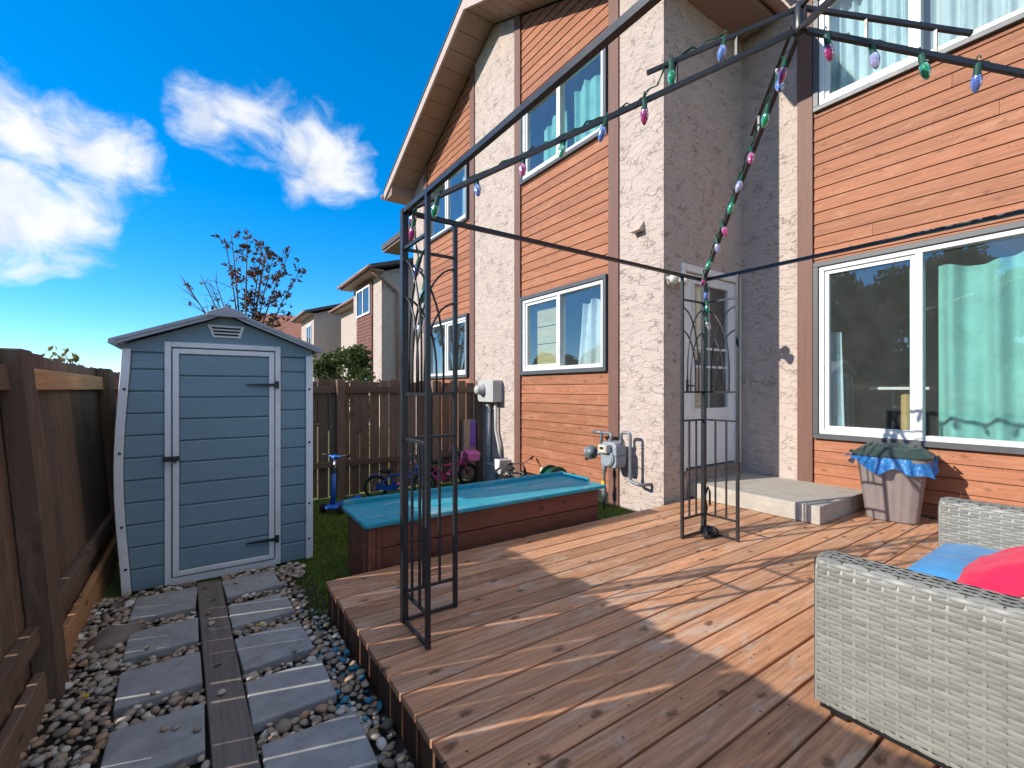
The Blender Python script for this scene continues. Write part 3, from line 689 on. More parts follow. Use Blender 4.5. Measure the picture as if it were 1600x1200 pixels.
for a, b_ in ((-.384, 1.689), (1.806, 3.219), (3.336, 4.079)):
    piece('rail', (a, b_, 7.095, 7.1415, 1.19, 1.285), 'fence_rail_x', bf, bev=.004)
    piece('rail', (a, b_, 7.075, 7.1415, .09, .175), 'fence_rail_x', bf, bev=.004)

# ------------------------------------------------------------------ garden shed
sh = thing('garden_shed', 'slate blue plastic garden shed with white trim and a low gable roof', 'shed', (.18, 4.2, -.2))
FY = 4.205
def bulge(z): return -.055*math.sin(PI*min(1, max(0, (z+.2)/1.72)))**1.3
def xl(z): return -.392+bulge(z)*.8
def strip(a_, b_, z0, z1, y0, y1, name, m, parent, bev=.004):
    n = 10; L = [(a_(z0+(z1-z0)*i/n), z0+(z1-z0)*i/n) for i in range(n+1)]; R_ = [(b_(z0+(z1-z0)*i/n), z0+(z1-z0)*i/n) for i in range(n+1)]
    return part(name, MB().prism(L+R_[::-1], lambda x, z: (x, y0, z), lambda x, z: (x, y1, z)), m, parent, bev=bev)
zr = [-.195+.159*i for i in range(12)]
def roofz(x): return 1.80-.40*abs(x-.18) if abs(x-.18) > .12 else 1.752+.5*(.12-abs(x-.18))+.0
def course(x0f, x1, z0, z1, parent, y=FY):
    z1 -= .004
    P0 = [(x0f(z0), z0), (x1, z0), (x1, z1), (x0f(z1), z1)]
    part('wall_course', MB().prism(P0, lambda x, z: (x, y+.012-.012*min(1, (z1-z)/.03) if False else y, z), lambda x, z: (x, y+.03, z)), 'shed_blue', parent, bev=.008)
for i in range(11):
    z0, z1 = zr[i], zr[i+1]
    if z1 > 1.51: z1 = 1.515
    if z1-z0 < .03: continue
    course(xl, -.206, z0, z1, sh); course(lambda z: .561, .752, z0, z1, sh)
# gable panel above the door
gp = [(-.40, 1.605), (.76, 1.605), (.76, roofz(.76)-.012), (.30, roofz(.30)-.012), (.18, roofz(.18)-.012), (.06, roofz(.06)-.012), (-.40, roofz(-.40)-.012)]
gp = [(-.40, 1.565), (-.205, 1.565), (-.205, 1.605), (.56, 1.605), (.56, 1.565), (.76, 1.565), (.30, 1.728), (.18, 1.785), (.06, 1.728)]
part('gable_panel', MB().prism([(-.43, 1.522), (-.205, 1.522), (-.205, 1.60), (.56, 1.60), (.56, 1.522), (.80, 1.522), (.80, 1.575), (.30, 1.765), (.18, 1.825), (.06, 1.765), (-.43, 1.565)], lambda x, z: (x, FY+.002, z), lambda x, z: (x, FY+.03, z)), 'shed_blue', sh)
strip(lambda z: xl(z)-.052, lambda z: xl(z)-.001, -.2, 1.535, FY-.018, FY+.06, 'corner_trim', 'shed_white', sh)
strip(lambda z: .753, lambda z: .808, -.19, 1.535, FY-.018, FY+.06, 'corner_trim', 'shed_white', sh)
for z in (1.25, .80, .28, -.02):
    part('bolt', MB().lathe([(.009, 0), (.009, .006)], 8, Matrix.Translation((xl(z)-.02, FY-.018, z)) @ Matrix.Rotation(PI/2, 4, 'X')), 'black_metal', sh)
    part('bolt', MB().lathe([(.009, 0), (.009, .006)], 8, Matrix.Translation((.778, FY-.018, z)) @ Matrix.Rotation(PI/2, 4, 'X')), 'black_metal', sh)
m_ = MB(); m_.box(-.205, -.165, FY-.012, FY+.03, -.19, 1.60); m_.box(.52, .56, FY-.012, FY+.03, -.19, 1.60); m_.box(-.165, .52, FY-.012, FY+.03, 1.562, 1.60); m_.box(-.165, .52, FY-.012, FY+.03, -.2, -.145)
part('door_surround', m_, 'shed_white', sh, bev=.004)
m_ = MB(); m_.box(-.157, -.118, FY-.022, FY+.02, -.135, 1.55); m_.box(.473, .512, FY-.022, FY+.02, -.135, 1.55); m_.box(-.118, .473, FY-.022, FY+.02, 1.512, 1.55); m_.box(-.118, .473, FY-.022, FY+.02, -.135, -.098)
dr = part('door', m_, 'shed_white', sh, bev=.004)
zd = [-.097+.1608*i for i in range(11)]
for i in range(10): part('door_course', MB().box(-.1175, .4725, FY-.014, FY+.018, zd[i], zd[i+1]-.004), 'shed_blue', dr, bev=.008)
for z in (1.285, .025):
    part('hinge', MB().prism([(.545, z-.03), (.545, z+.03), (.52, z+.03), (.515, z+.012), (.31, z+.003), (.31, z-.005), (.515, z-.012), (.52, z-.03)], lambda x, zz: (x, FY-.036, zz), lambda x, zz: (x, FY-.0225, zz)), 'black_metal', dr)
part('latch', MB().box(-.215, -.115, FY-.05, FY-.0225, .722, .757).tube([(-.14, FY-.05, .74), (-.14, FY-.075, .74), (-.14, FY-.075, .71)], .008, 6), 'black_metal', dr, bev=.003)
vt = part('vent', MB().prism([(.055, 1.745), (.305, 1.745), (.275, 1.648), (.092, 1.648)], lambda x, z: (x, FY-.012, z), lambda x, z: (x, FY+.001, z)), 'shed_white', sh, bev=.004)
for k, (a, b_) in enumerate(((.085, .275), (.093, .268), (.10, .26))): part('vent_slat', MB().box(a, b_, FY-.019, FY-.0125, 1.715-.025*k, 1.727-.025*k), 'dark_gap', vt)
# sides, back, roof
part('inner_panel', MB().prism([(-.40, -.19), (.75, -.19), (.75, 1.56), (.30, 1.74), (.06, 1.74), (-.40, 1.56)], lambda x, z: (x, FY+.031, z), lambda x, z: (x, FY+.05, z)), 'shed_blue', sh)
part('side_wall', MB().box(-.44, -.41, FY+.061, 5.6, -.2, 1.53), 'shed_blue', sh); part('side_wall', MB().box(.77, .80, FY+.061, 5.6, -.25, 1.53), 'shed_blue', sh)
part('back_wall', MB().prism([(-.40, -.25), (.76, -.25), (.76, 1.55), (.18, 1.80), (-.40, 1.55)], lambda x, z: (x, 5.57, z), lambda x, z: (x, 5.6, z)), 'shed_blue', sh)
for s_ in (-1, 1):
    pr = [(0, 1.842), (.13*s_, 1.785), (.685*s_, 1.565), (.69*s_, 1.535), (.66*s_, 1.535), (.655*s_, 1.555), (.12*s_, 1.765), (0, 1.822)]
    pr = [(a+.18, b_+.03) for a, b_ in pr]
    part('roof_panel', MB().prism(pr, lambda x, z: (x, 4.11, z), lambda x, z: (x, 5.68, z)), 'shed_roof', sh)
    pr2 = [(0, 1.828), (.125*s_, 1.772), (.67*s_, 1.556), (.67*s_, 1.525), (.125*s_, 1.738), (0, 1.795)]
    part('roof_fascia', MB().prism([(a+.18, b_+.03) for a, b_ in pr2], lambda x, z: (x, 4.118, z), lambda x, z: (x, 4.14, z)), 'shed_roof', sh)
part('ridge_cap', MB().prism([(.18, 1.885), (.31, 1.828), (.31, 1.80), (.05, 1.80), (.05, 1.828)], lambda x, z: (x, 4.10, z), lambda x, z: (x, 4.117, z)), 'shed_roof', sh, bev=.004)

# ------------------------------------------------------------------ planter bench
pb = thing('planter_bench', 'long reddish wooden box with a peeling turquoise painted top beside the deck', 'planter', (2.1, 3.5, -.2))
for k in range(3): piece('front_board', (1.075, 3.215, 3.205, 3.23, -.2+.16*k, -.2+.16*k+.153), 'planter_wood', pb, bev=.004)
for k in range(3): piece('end_board', (.995, 1.02, 3.235, 3.78, -.2+.16*k, -.2+.16*k+.153), 'planter_wood', pb, bev=.004)
for k in range(3): piece('end_board', (3.19, 3.214, 3.235, 3.78, -.2+.16*k, -.2+.16*k+.153), 'planter_wood', pb, bev=.004)
for k in range(3): piece('back_board', (1.0, 3.21, 3.785, 3.81, -.2+.16*k, -.2+.16*k+.153), 'planter_wood', pb, bev=.004)
for x0 in (.988, 1.03): piece('corner_post', (x0, x0+.04, 3.19, 3.234, -.2, .279), 'planter_wood', pb, bev=.004)
for k, (a, b_) in enumerate(((3.165, 3.38), (3.383, 3.60), (3.603, 3.79))):
    piece('top_board', (.945, 3.29, a, b_, .281, .314), 'turquoise', pb, bev=.006)
piece('back_rim', (.96, 3.29, 3.791, 3.825, .27, .352), 'turquoise', pb, bev=.005); piece('end_rim', (3.262, 3.291, 3.40, 3.79, .3145, .345), 'turquoise', pb, bev=.005)

# ------------------------------------------------------------------ gazebo frame
GX0, GX1, GY0, GY1, GZ = .91, 3.64, -.38, 2.35, 2.2
PK = Vector(((GX0+GX1)/2, (GY0+GY1)/2, 2.9))
gb = thing('gazebo_frame', 'black metal gazebo frame without canopy standing on the deck', 'gazebo', (PK.x, PK.y, 0))
def tower(cx, cy, sx, sy):
    part('corner_post', MB().box(cx-.018, cx+.018, cy-.018, cy+.018, .002, GZ+.012), 'black_metal', gb, bev=.003)
    for ax in (0, 1):
        L = .305
        def pt(u, z): return (cx+sx*u*L, cy, z) if ax == 0 else (cx, cy+sy*u*L, z)
        part('leg', MB().bar(pt(1, .002), pt(1, GZ-.01), .022), 'black_metal', gb)
        for z in (2.0, 1.225, .985, .165, .014):
            part('rail', MB().bar(pt(.05, z), pt(.96, z), .015), 'black_metal', gb)
        for u in (.36, .68): part('bar', MB().bar(pt(u, .17), pt(u, .98), .012), 'black_metal', gb)
        for zt, a, h_ in ((1.935, .76, .52), (1.74, .62, .40)):
            for side in (0, 1):
                pts = [(a*math.sin(q*PI/2/10), zt-h_*(1-math.cos(q*PI/2/10))) for q in range(11)]+[(a, 1.23)]
                part('arch', MB().tube([pt(u if side == 0 else 1-u, z) for u, z in pts], .0062, 6), 'black_metal', gb, smooth=True)
tower(GX0, GY1, 1, -1); tower(GX1, GY1, -1, -1); tower(GX0, GY0, 1, 1); tower(GX1, GY0, -1, 1)
for p, q in (((GX0+.019, GY1), (GX1-.019, GY1)), ((GX0+.019, GY0), (GX1-.019, GY0)), ((GX0, GY0+.019), (GX0, GY1-.019)), ((GX1, GY0+.019), (GX1, GY1-.019))):
    part('beam', MB().bar((*p, GZ), (*q, GZ), .024), 'black_metal', gb)
cor = [Vector((x, y, GZ)) for x in (GX0, GX1) for y in (GY0, GY1)]
for c_ in cor:
    part('rib', MB().bar(c_+(PK-c_)*.01, c_+(PK-c_)*.985, .022), 'black_metal', gb)
    a = c_.lerp(PK, .65)+Vector((0, 0, .13)); b_ = PK+Vector((0, 0, .10)); part('vent_rib', MB().bar(a, b_, .018), 'black_metal', gb)
    for q in (.72, .86): part('strut', MB().bar(c_.lerp(PK, q)+Vector((0, 0, .008)), c_.lerp(PK, q)+Vector((0, 0, .118)), .012), 'black_metal', gb)
part('hub', MB().lathe([(.024, -.03), (.03, 0), (.028, .10), (.012, .125)], 12, Matrix.Translation(PK)), 'black_metal', gb, smooth=True)

# ------------------------------------------------------------------ string lights on the ribs
bulb_me = {}
def bulb_mesh(c):
    if c not in bulb_me:
        bulb_me[c] = MB().lathe([(.009, 0), (.0125, -.006), (.0155, -.018), (.016, -.028), (.013, -.042), (.008, -.054), (.002, -.061)], 12).mesh('bulb', 'bulb_'+c, True)
    return bulb_me[c]
sock_me = MB().lathe([(.006, .034), (.0105, .03), (.0105, .0), (.0125, -.002), (.0125, -.006)], 10).mesh('socket', 'cord_green', True)
clip_me = MB().tube([(.008*math.cos(a*.7), 0, .045+.011*math.sin(a*.7)) for a in range(8)], .0022, 5).mesh('clip', 'cord_green', True)
def string(label, pts, cols, rr):
    t = thing('string_lights', label, 'lights', pts[0], group='unlit coloured string lights on the gazebo')
    cord = []
    for i, p in enumerate(pts):
        p = Vector(p)
        b = link('bulb', bulb_mesh(cols[i]), t, p+Vector((0, 0, -.028))); b.rotation_euler = (rr.uniform(-.35, .35), rr.uniform(-.35, .35), rr.uniform(0, 6)); b.scale = (1.25,)*3
        link('socket', sock_me, b, (0, 0, 0), True); link('clip', clip_me, b, (0, 0, 0), True)
        if i:
            a = Vector(pts[i-1])
            for k in range(1, 7):
                u = k/7; cord.append(a.lerp(p, u)+Vector((rr.uniform(-.006, .006), rr.uniform(-.006, .006), .02-.018*math.sin(PI*u)*rr.uniform(-.9, 1.2))))
        cord.append(p+Vector((0, 0, .022)))
    part('cord', MB().tube(cord, .0034, 5), 'cord_green', t, smooth=True)
    part('cord', MB().tube([c_+Vector((.006*math.sin(i*1.3), .006*math.cos(i*1.3), .004)) for i, c_ in enumerate(cord)], .0026, 5), 'cord_green', t, smooth=True)
rr = random.Random(4)
cl, cr, crn = Vector((GX0, GY1, GZ)), Vector((GX1, GY1, GZ)), Vector((GX1, GY0, GZ))
off = Vector((.012, -.012, .0))
ql = [.02, .085, .20, .325, .43, .535, .635]
up = [cl.lerp(PK, q)+Vector((0, 0, .125))+off for q in (.70, .82)]
string('string of coloured bulbs on the rib rising from the left corner tower', [cl.lerp(PK, q)+off for q in ql]+up, ['pink', 'green', 'blue', 'pink', 'green', 'blue', 'pink', 'green', 'blue'], rr)
qr = [.93, .895, .81, .68, .575, .48, .36, .27, .16, .04]
tail = [Vector((3.61, 2.30, z)) for z in (2.12, 2.0, 1.86)]
string('string of coloured bulbs on the rib climbing from the right corner tower', [cr.lerp(PK, q)+off*-1 for q in qr]+tail, ['pink', 'blue', 'green', 'pink', 'violet', 'green', 'pink', 'violet', 'green', 'pink', 'blue', 'green', 'white'], rr)
string('short string of green and blue bulbs on the rib at the upper right', [PK.lerp(crn, q)+Vector((0, 0, -.012)) for q in (.06, .155, .255, .36, .47, .6)], ['pink', 'violet', 'green', 'blue', 'green', 'pink'], rr)
string('few bulbs hanging inside the arches of the left corner tower', [Vector(p) for p in ((.94, 2.30, 2.14), (.95, 2.26, 1.93), (.97, 2.22, 1.80), (.96, 2.25, 1.62))], ['pink', 'blue', 'green', 'white'], rr)
# black strap tangle at the foot of the right tower
pts = []
for k in range(60):
    a = k*.62; pts.append((3.575+.045*math.cos(a)+.05*math.sin(k*.21)+.0018*k-.05, 2.29+.04*math.sin(a*1.1)+.02*math.sin(k*.5)-.03, .035+.028*math.sin(k*.9)+.012*math.cos(k*.33)))
ct = thing('strap_bundle', 'tangled black strap bundle at the foot of the right gazebo tower', 'strap', (3.6, 2.27, 0))
part('strap_coil', MB().tube(pts, .013, 7), 'bag_black', ct, smooth=True)
part('strap_tail', MB().tube([(3.62, 2.325, .05), (3.61, 2.32, .13), (3.64, 2.318, .22), (3.61, 2.32, .32), (3.66, 2.32, .40), (3.675, 2.315, .36), (3.67, 2.31, .24)], .009, 6), 'bag_black', ct, smooth=True)
part('strap_coil', MB().ell((3.62, 2.26, .035), (.075, .05, .034)), 'bag_black', ct, smooth=True)

# ------------------------------------------------------------------ wicker loveseat
def weave(mb, path, y0, y1, rows=.0165, cell=.042, amp=.0055, seed=0):
    """flat strands woven round upright stakes over the surface swept along path (a list of (a, b, na, nb)) from y0 to y1; fn maps to 3D"""
    rr = random.Random(seed)
    L = [0.]
    for i in range(1, len(path)): L.append(L[-1]+math.dist(path[i][:2], path[i-1][:2]))
    def at(s_):
        for i in range(1, len(path)):
            if s_ <= L[i] or i == len(path)-1:
                u = (s_-L[i-1])/max(1e-6, L[i]-L[i-1]); p, q = path[i-1], path[i]
                return [p[k]+(q[k]-p[k])*u for k in range(4)]
    ncell = max(2, round((y1-y0)/cell)); cw = (y1-y0)/ncell; nrow = int(L[-1]/rows); rw = L[-1]/nrow
    V, F = mb.v, mb.f
    for r in range(nrow):
        s0, s1 = r*rw+.0006, (r+1)*rw-.0006; A, M_, B = at(s0), at((s0+s1)/2), at(s1)
        ph = (r % 2)
        # strands show as separate lengths between the stakes they pass under
        for c_ in range(-1, ncell):
            if (c_+ph) % 2: continue
            c0, c1 = max(c_*cw+.08*cw, 0), min((c_+2)*cw-.08*cw, y1-y0)
            if c1-c0 < cw*.3: continue
            k = len(V); n = 5; jit = rr.uniform(-.0007, .0007)
            for i in range(n):
                u = i/(n-1); yy = y0+c0+(c1-c0)*u; hgt = amp*math.sin(PI*u)**.6
                for P_, e in ((A, -.0012), (M_, .0009), (B, -.0012)):
                    V.append((P_[0]+P_[2]*(hgt+e+jit), yy, P_[1]+P_[3]*(hgt+e+jit)))
            for i in range(n-1):
                for j in range(2): F.append((k+i*3+j, k+(i+1)*3+j, k+(i+1)*3+j+1, k+i*3+j+1))
    for c_ in range(ncell+1):       # stakes
        k = len(V); yy = y0+c_*cw; n = max(2, nrow//4)
        for i in range(n+1):
            P_ = at(L[-1]*i/n)
            for dy in (-.0055, 0, .0055): V.append((P_[0]+P_[2]*(.0016+(.001 if dy == 0 else 0)), yy+dy, P_[1]+P_[3]*(.0016+(.001 if dy == 0 else 0))))
        for i in range(n):
            for j in range(2): F.append((k+i*3+j, k+i*3+j+1, k+(i+1)*3+j+1, k+(i+1)*3+j))
def arm_path(x0, x1, z0, z1, r=.028):
    p = [(x0, z0, -1, 0), (x0, z1-r, -1, 0)]
    for k in range(1, 6):
        a = PI-PI/2*k/5; p.append((x0+r+r*math.cos(a), z1-r+r*math.sin(a), math.cos(a), math.sin(a)))
    for k in range(0, 6):
        a = PI/2-PI/2*k/5; p.append((x1-r+r*math.cos(a), z1-r+r*math.sin(a), math.cos(a), math.sin(a)))
    p.append((x1, z0, 1, 0)); return p
sofa = thing('wicker_loveseat', 'grey wicker loveseat with blue seat cushion in the lower right corner', 'sofa', (2.85, .35, 0))
def wicker_core(name, b): return part(name, MB().box(*b), 'wicker', sofa, bev=.02, seg=2)
for nm, x0 in (('arm', 1.98), ('arm', 3.60)):
    o = wicker_core('arm', (x0+.004, x0+.136, .0, .796, .05, .595))
    m_ = MB(); weave(m_, arm_path(x0, x0+.14, .045, .60), .0, .80, seed=int(x0*10)); part('weave', m_, 'wicker', o, smooth=True)
    m_ = MB(); e = MB(); weave(e, [(.0, .045, 0, 0), (.0, .595, 0, 0)], x0, x0+.14, seed=3)
    e.v = [(y, .803, z) for (x, y, z) in e.v]; part('end_weave', e, 'wicker', o, smooth=True)
back = wicker_core('backrest', (2.13, 3.6, .0, .13, .05, .76))
m_ = MB(); weave(m_, arm_path(0, .15, .05, .78), 2.125, 3.595, seed=8); m_.v = [(y, -.01+x, z) for x, y, z in m_.v]; part('weave', m_, 'wicker', back, smooth=True)
base = wicker_core('seat_base', (2.125, 3.595, .13, .775, .05, .27))
m_ = MB(); weave(m_, [(0, .05, 1, 0), (0, .27, 1, 0)], 2.12, 3.60, seed=9); m_.v = [(y, .778+x, z) for x, y, z in m_.v]; part('weave', m_, 'wicker', base, smooth=True)
for x in (2.0, 3.64):
    for y in (.04, .7): part('foot', MB().box(x, x+.06, y, y+.06, .002, .05), 'bag_black', sofa, bev=.004)
piece('underframe', (1.99, 3.73, .01, .79, .02, .0495), 'bag_black', sofa)
def cushion(mb, sx, sy, sz, n=20, M=Matrix(), pinch=.22):
    def sup(u, v, s_):
        x, y = u*2-1, v*2-1; e = (1-abs(x)**3.2)*(1-abs(y)**3.2); th = max(0, e)**.42
        px = x*(1-pinch*.18*(1-abs(y)**2)*abs(x)**3); py = y*(1-pinch*.18*(1-abs(x)**2)*abs(y)**3)
        wr = (.02*math.sin(9*x+4*y)*math.sin(7*y-3*x)+.016*math.sin(17*x-9*y+2*math.sin(5*y))*abs(x)+.012*math.sin(23*y+6*x)*abs(y))*th
        return M @ Vector((px*sx, py*sy, s_*(th*sz+wr*sz*2.5)))
    for s_ in (1, -1): mb.grid(lambda u, v: sup(u, v, s_), n, n)
for x0, x1 in ((2.135, 2.86), (2.87, 3.585)):
    m_ = MB()
    def fn(x0=x0, x1=x1): pass
    cushion(m_, (x1-x0)/2, .325, .065, 22, Matrix.Translation(((x0+x1)/2, .455, .345)), .05); 
    sc_o = part('seat_cushion', m_, 'cushion_blue', sofa, smooth=True)
    part('piping', MB().tube([((x0+x1)/2+(x1-x0)/2*.985*math.copysign(abs(math.cos(a*PI/32))**.28, math.cos(a*PI/32)), .455+.32*math.copysign(abs(math.sin(a*PI/32))**.28, math.sin(a*PI/32)), .345) for a in range(64)], .005, 6, closed=True), 'cushion_blue', sc_o, smooth=True)
pil = thing('throw_pillow', 'bright red throw pillow leaning on the blue loveseat cushion', 'pillow', (2.72, .40, .41))
def pillow(t, Mx, sx, sy, sz, m, mp):
    m_ = MB(); cushion(m_, sx, sy, sz, 26, Mx, .9); part('pillow_body', m_, m, t, smooth=True)
    e = MB().tube([Mx @ Vector((sx*.985*math.copysign(abs(math.cos(a*PI/32))**.3, math.cos(a*PI/32)), sy*.985*math.copysign(abs(math.sin(a*PI/32))**.3, math.sin(a*PI/32)), 0)) for a in range(64)], .005, 6, closed=True)
    part('piping', e, mp, t, smooth=True)
PM = Matrix.Translation((2.70, .36, .50)) @ Matrix.Rotation(math.radians(4), 4, 'Z') @ Matrix.Rotation(math.radians(-34), 4, 'X')
pillow(pil, PM, .27, .215, .085, 'pillow_red', 'pillow_red')
p2 = thing('patterned_pillow', 'orange and white patterned pillow tucked behind the red pillow', 'pillow', (2.60, .40, .41))
pillow(p2, PM @ Matrix.Translation((-.105, .02, -.055)), .235, .20, .05, 'pillow_orange', 'pillow_orange')

# ------------------------------------------------------------------ rubbish bin
bx, by, brz = 5.555, 1.575, math.radians(12)
bn = thing('rubbish_bin', 'taupe rubbish bin with green lid and blue bag against the siding', 'bin', (bx, by, 0), brz)
def sq(a, hs, p=5.): c_, s_ = math.cos(a), math.sin(a); k = (abs(c_)**p+abs(s_)**p)**(-1/p); return c_*k*hs, s_*k*hs
def loft(mb, rings, n=96, rib=0.):
    V = []
    for hs, z in rings:
        for k in range(n):
            a = 2*PI*k/n; x, y = sq(a, hs*(1+rib*(1 if (k % 4) < 2 else -1))); V.append((x, y, z))
    F = [(i*n+k, i*n+(k+1) % n, (i+1)*n+(k+1) % n, (i+1)*n+k) for i in range(len(rings)-1) for k in range(n)]
    F += [tuple(range(n))[::-1], tuple(range((len(rings)-1)*n, len(rings)*n))]; mb.add(V, F); return mb
part('body', loft(MB(), [(.185, .003), (.195, .012), (.262, .58), (.262, .60)], rib=.006), 'can_taupe', bn, local=True)
part('rim', loft(MB(), [(.262, .575), (.283, .578), (.286, .61), (.27, .612)]), 'can_taupe', bn, smooth=False, local=True)
lid = part('lid', loft(MB(), [(.285, .613), (.30, .616), (.302, .632), (.285, .642), (.262, .66), (.225, .685), (.215, .70), (.12, .715), (.02, .718)]), 'lid_green', bn, local=True)
for k in range(-3, 4): part('ridge', MB().tube([(-.2, k*.055, .692), (-.1, k*.055, .714), (.1, k*.055, .714), (.2, k*.055, .692)], .008, 6), 'lid_green', lid, smooth=True, local=True)
for s_ in (-1, 1): part('lid_handle', MB().tube([(0, s_*.295, .62), (.06, s_*.33, .625), (-.06, s_*.33, .625), (0, s_*.295, .62)], .010, 6), 'lid_green', lid, smooth=True, local=True)
def bagf(u, v):
    a = 2*PI*u; dp = .075+.05*math.sin(a*2+.6)+.03*math.sin(a*5)+.02*math.sin(a*9+1)
    x, y = sq(a, .288+.028*v**1.5+.016*v*math.sin(a*13)+.012*v*math.sin(a*23+2)+.05*v*max(0, math.cos(a-2.5))**4, 4.)
    return (x, y, .617-dp*v*1.25)
part('bin_bag', MB().grid(bagf, 160, 8), 'bag_film', bn, smooth=True, local=True)

# ------------------------------------------------------------------ gas meter on the pillar
gm = thing('gas_meter', 'grey gas meter with regulator and pipes beside the stucco pillar', 'meter', (4.1, 3.85, -.2))
def cyl(p, q, r, n=14): return MB().tube([p, q], r, n)
mx_, my_ = 4.06, 3.80
part('meter_body', MB().prism([(-.11, .33), (.11, .33), (.125, .38), (.125, .58), (.09, .625), (-.09, .625), (-.125, .58), (-.125, .38)], lambda y, z: (mx_-.085, my_+y, z), lambda y, z: (mx_+.085, my_+y, z)), 'meter_grey', gm, bev=.014, seg=2)
part('diaphragm_cover', MB().lathe([(.10, 0), (.10, .02), (.08, .035)], 20, Matrix.Translation((mx_-.085, my_, .44)) @ Matrix.Rotation(-PI/2, 4, 'Y')), 'meter_grey', gm, smooth=False)
ix = part('index_box', MB().box(mx_-.17, mx_-.086, my_-.05, my_+.09, .50, .60), 'meter_box', gm, bev=.008); part('index_plate', MB().box(mx_-.174, mx_-.1705, my_-.03, my_+.07, .515, .585), 'cream', ix)
part('riser_pipe', MB().tube([(4.1, 3.985, -.22), (4.1, 3.985, .36), (4.1, 4.0, .43), (4.1, 4.03, .45)], .017, 10), 'pipe_grey', gm, smooth=True)
part('valve', MB().lathe([(.03, -.05), (.034, -.02), (.034, .03), (.022, .06)], 12, Matrix.Translation((4.1, 3.985, .0))), 'pipe_grey', gm); part('valve', MB().lathe([(.028, -.04), (.032, 0), (.026, .04)], 12, Matrix.Translation((4.1, 3.985, .27))), 'pipe_grey', gm)
part('regulator', MB().lathe([(.028, -.09), (.03, -.03), (.075, -.022), (.08, 0), (.075, .022), (.045, .03), (.04, .07), (.012, .075)], 20, Matrix.Translation((4.06, 4.17, .46)) @ Matrix.Rotation(math.radians(70), 4, 'X') @ Matrix.Rotation(math.radians(-40), 4, 'Y')), 'pipe_grey', gm, smooth=True)
part('regulator_pipe', MB().tube([(4.1, 4.03, .45), (4.09, 4.12, .46)], .018, 10), 'pipe_grey', gm, smooth=True)
def bend(P_, r, n=5):
    P_ = [Vector(p) for p in P_]; out = [P_[0]]
    for i in range(1, len(P_)-1):
        a, b_ = (P_[i-1]-P_[i]).normalized(), (P_[i+1]-P_[i]).normalized()
        for k in range(n+1):
            u = k/n; p0, p2 = P_[i]+a*r, P_[i]+b_*r; out.append(p0*(1-u)**2+P_[i]*2*u*(1-u)+p2*u*u)
    return out+[P_[-1]]
part('inlet_pipe', MB().tube(bend([(4.1, 4.03, .45), (4.1, 4.03, .715), (4.1, 3.865, .715), (4.08, 3.865, .60)], .035), .019, 10), 'pipe_grey', gm, smooth=True)
part('inlet_stub', cyl((4.1, 4.17, .715), (4.1, 4.0, .715), .022), 'pipe_grey', gm, smooth=True)
part('outlet_pipe', MB().tube(bend([(4.08, 3.70, .60), (4.09, 3.70, .745), (4.10, 3.575, .745), (4.10, 3.575, .19), (4.10, 3.44, .165), (4.255, 3.40, .165)], .04), .019, 10), 'pipe_grey', gm, smooth=True)
rg = [o for o in gm.children if o.name.startswith('regulator')][0]
RM = Matrix.Translation((4.06, 4.17, .46)) @ Matrix.Rotation(math.radians(70), 4, 'X') @ Matrix.Rotation(math.radians(-40), 4, 'Y')
part('flange', MB().lathe([(.084, -.008), (.09, -.004), (.09, .004), (.084, .008)], 20, RM), 'pipe_grey', rg)
for k in range(8): part('bolt', MB().lathe([(.007, -.016), (.007, .016)], 6, RM @ Matrix.Translation((.083*math.cos(k*PI/4), .083*math.sin(k*PI/4), 0))), 'steel', rg)
part('vent_cap', MB().lathe([(.02, .0), (.024, .03), (.016, .04)], 10, Matrix.Translation((4.02, 4.21, .40)) @ Matrix.Rotation(PI, 4, 'X')), 'black_metal', rg)
part('seam_band', MB().prism([(-.13, .468), (.13, .468), (.13, .482), (-.13, .482)], lambda y, z: (mx_-.09, my_+y, z), lambda y, z: (mx_+.09, my_+y, z)), 'pipe_grey', gm)
part('index_window', MB().box(mx_-.1775, mx_-.1745, my_-.01, my_+.05, .545, .575), 'dark_gap', ix)
part('tag', MB().box(4.072, 4.076, 3.96, 4.01, .06, .13), 'yellow', gm)
for p in ((4.10, 3.575, .25), (4.1, 4.03, .52), (4.08, 3.70, .635), (4.08, 3.865, .635)): part('coupling', MB().lathe([(.026, -.02), (.026, .02)], 10, Matrix.Translation(p)), 'pipe_grey', gm)

# ------------------------------------------------------------------ electric meter, conduits, cabinet
em = thing('electric_meter', 'grey electric meter box with conduits on the stucco wall beside the back fence', 'meter', (4.15, 6.7, -.3))
part('meter_cabinet', MB().box(4.06, 4.255, 6.49, 7.0, 1.03, 1.40), 'meter_box', em, bev=.01, seg=2)
part('glass_meter', MB().lathe([(.10, 0), (.10, .03), (.085, .04), (.08, .11), (.06, .135), (.01, .14)], 20, Matrix.Translation((4.059, 6.83, 1.24)) @ Matrix.Rotation(-PI/2, 4, 'Y')), 'meter_box', em, smooth=True)
part('conduit', MB().tube(bend([(4.2, 6.62, 1.03), (4.2, 6.62, .55), (4.2, 6.50, .25), (4.2, 6.50, -.05)], .08), .028, 10), 'meter_box', em, smooth=True)
part('conduit', MB().tube([(4.2, 6.86, 1.03), (4.2, 6.86, -.36)], .045, 10), 'meter_box', em, smooth=True)
uc = thing('utility_box', 'small grey utility box low on the wall under the electric meter', 'box', (4.15, 6.35, -.33))
part('cabinet', MB().box(4.06, 4.256, 6.24, 6.47, -.15, .09), 'meter_box', uc, bev=.01); part('cover', MB().prism([(6.22, .10), (6.40, .10), (6.36, -.08), (6.24, -.02)], lambda y, z: (4.02, y, z), lambda y, z: (4.059, y, z)), 'vinyl', uc, bev=.006)
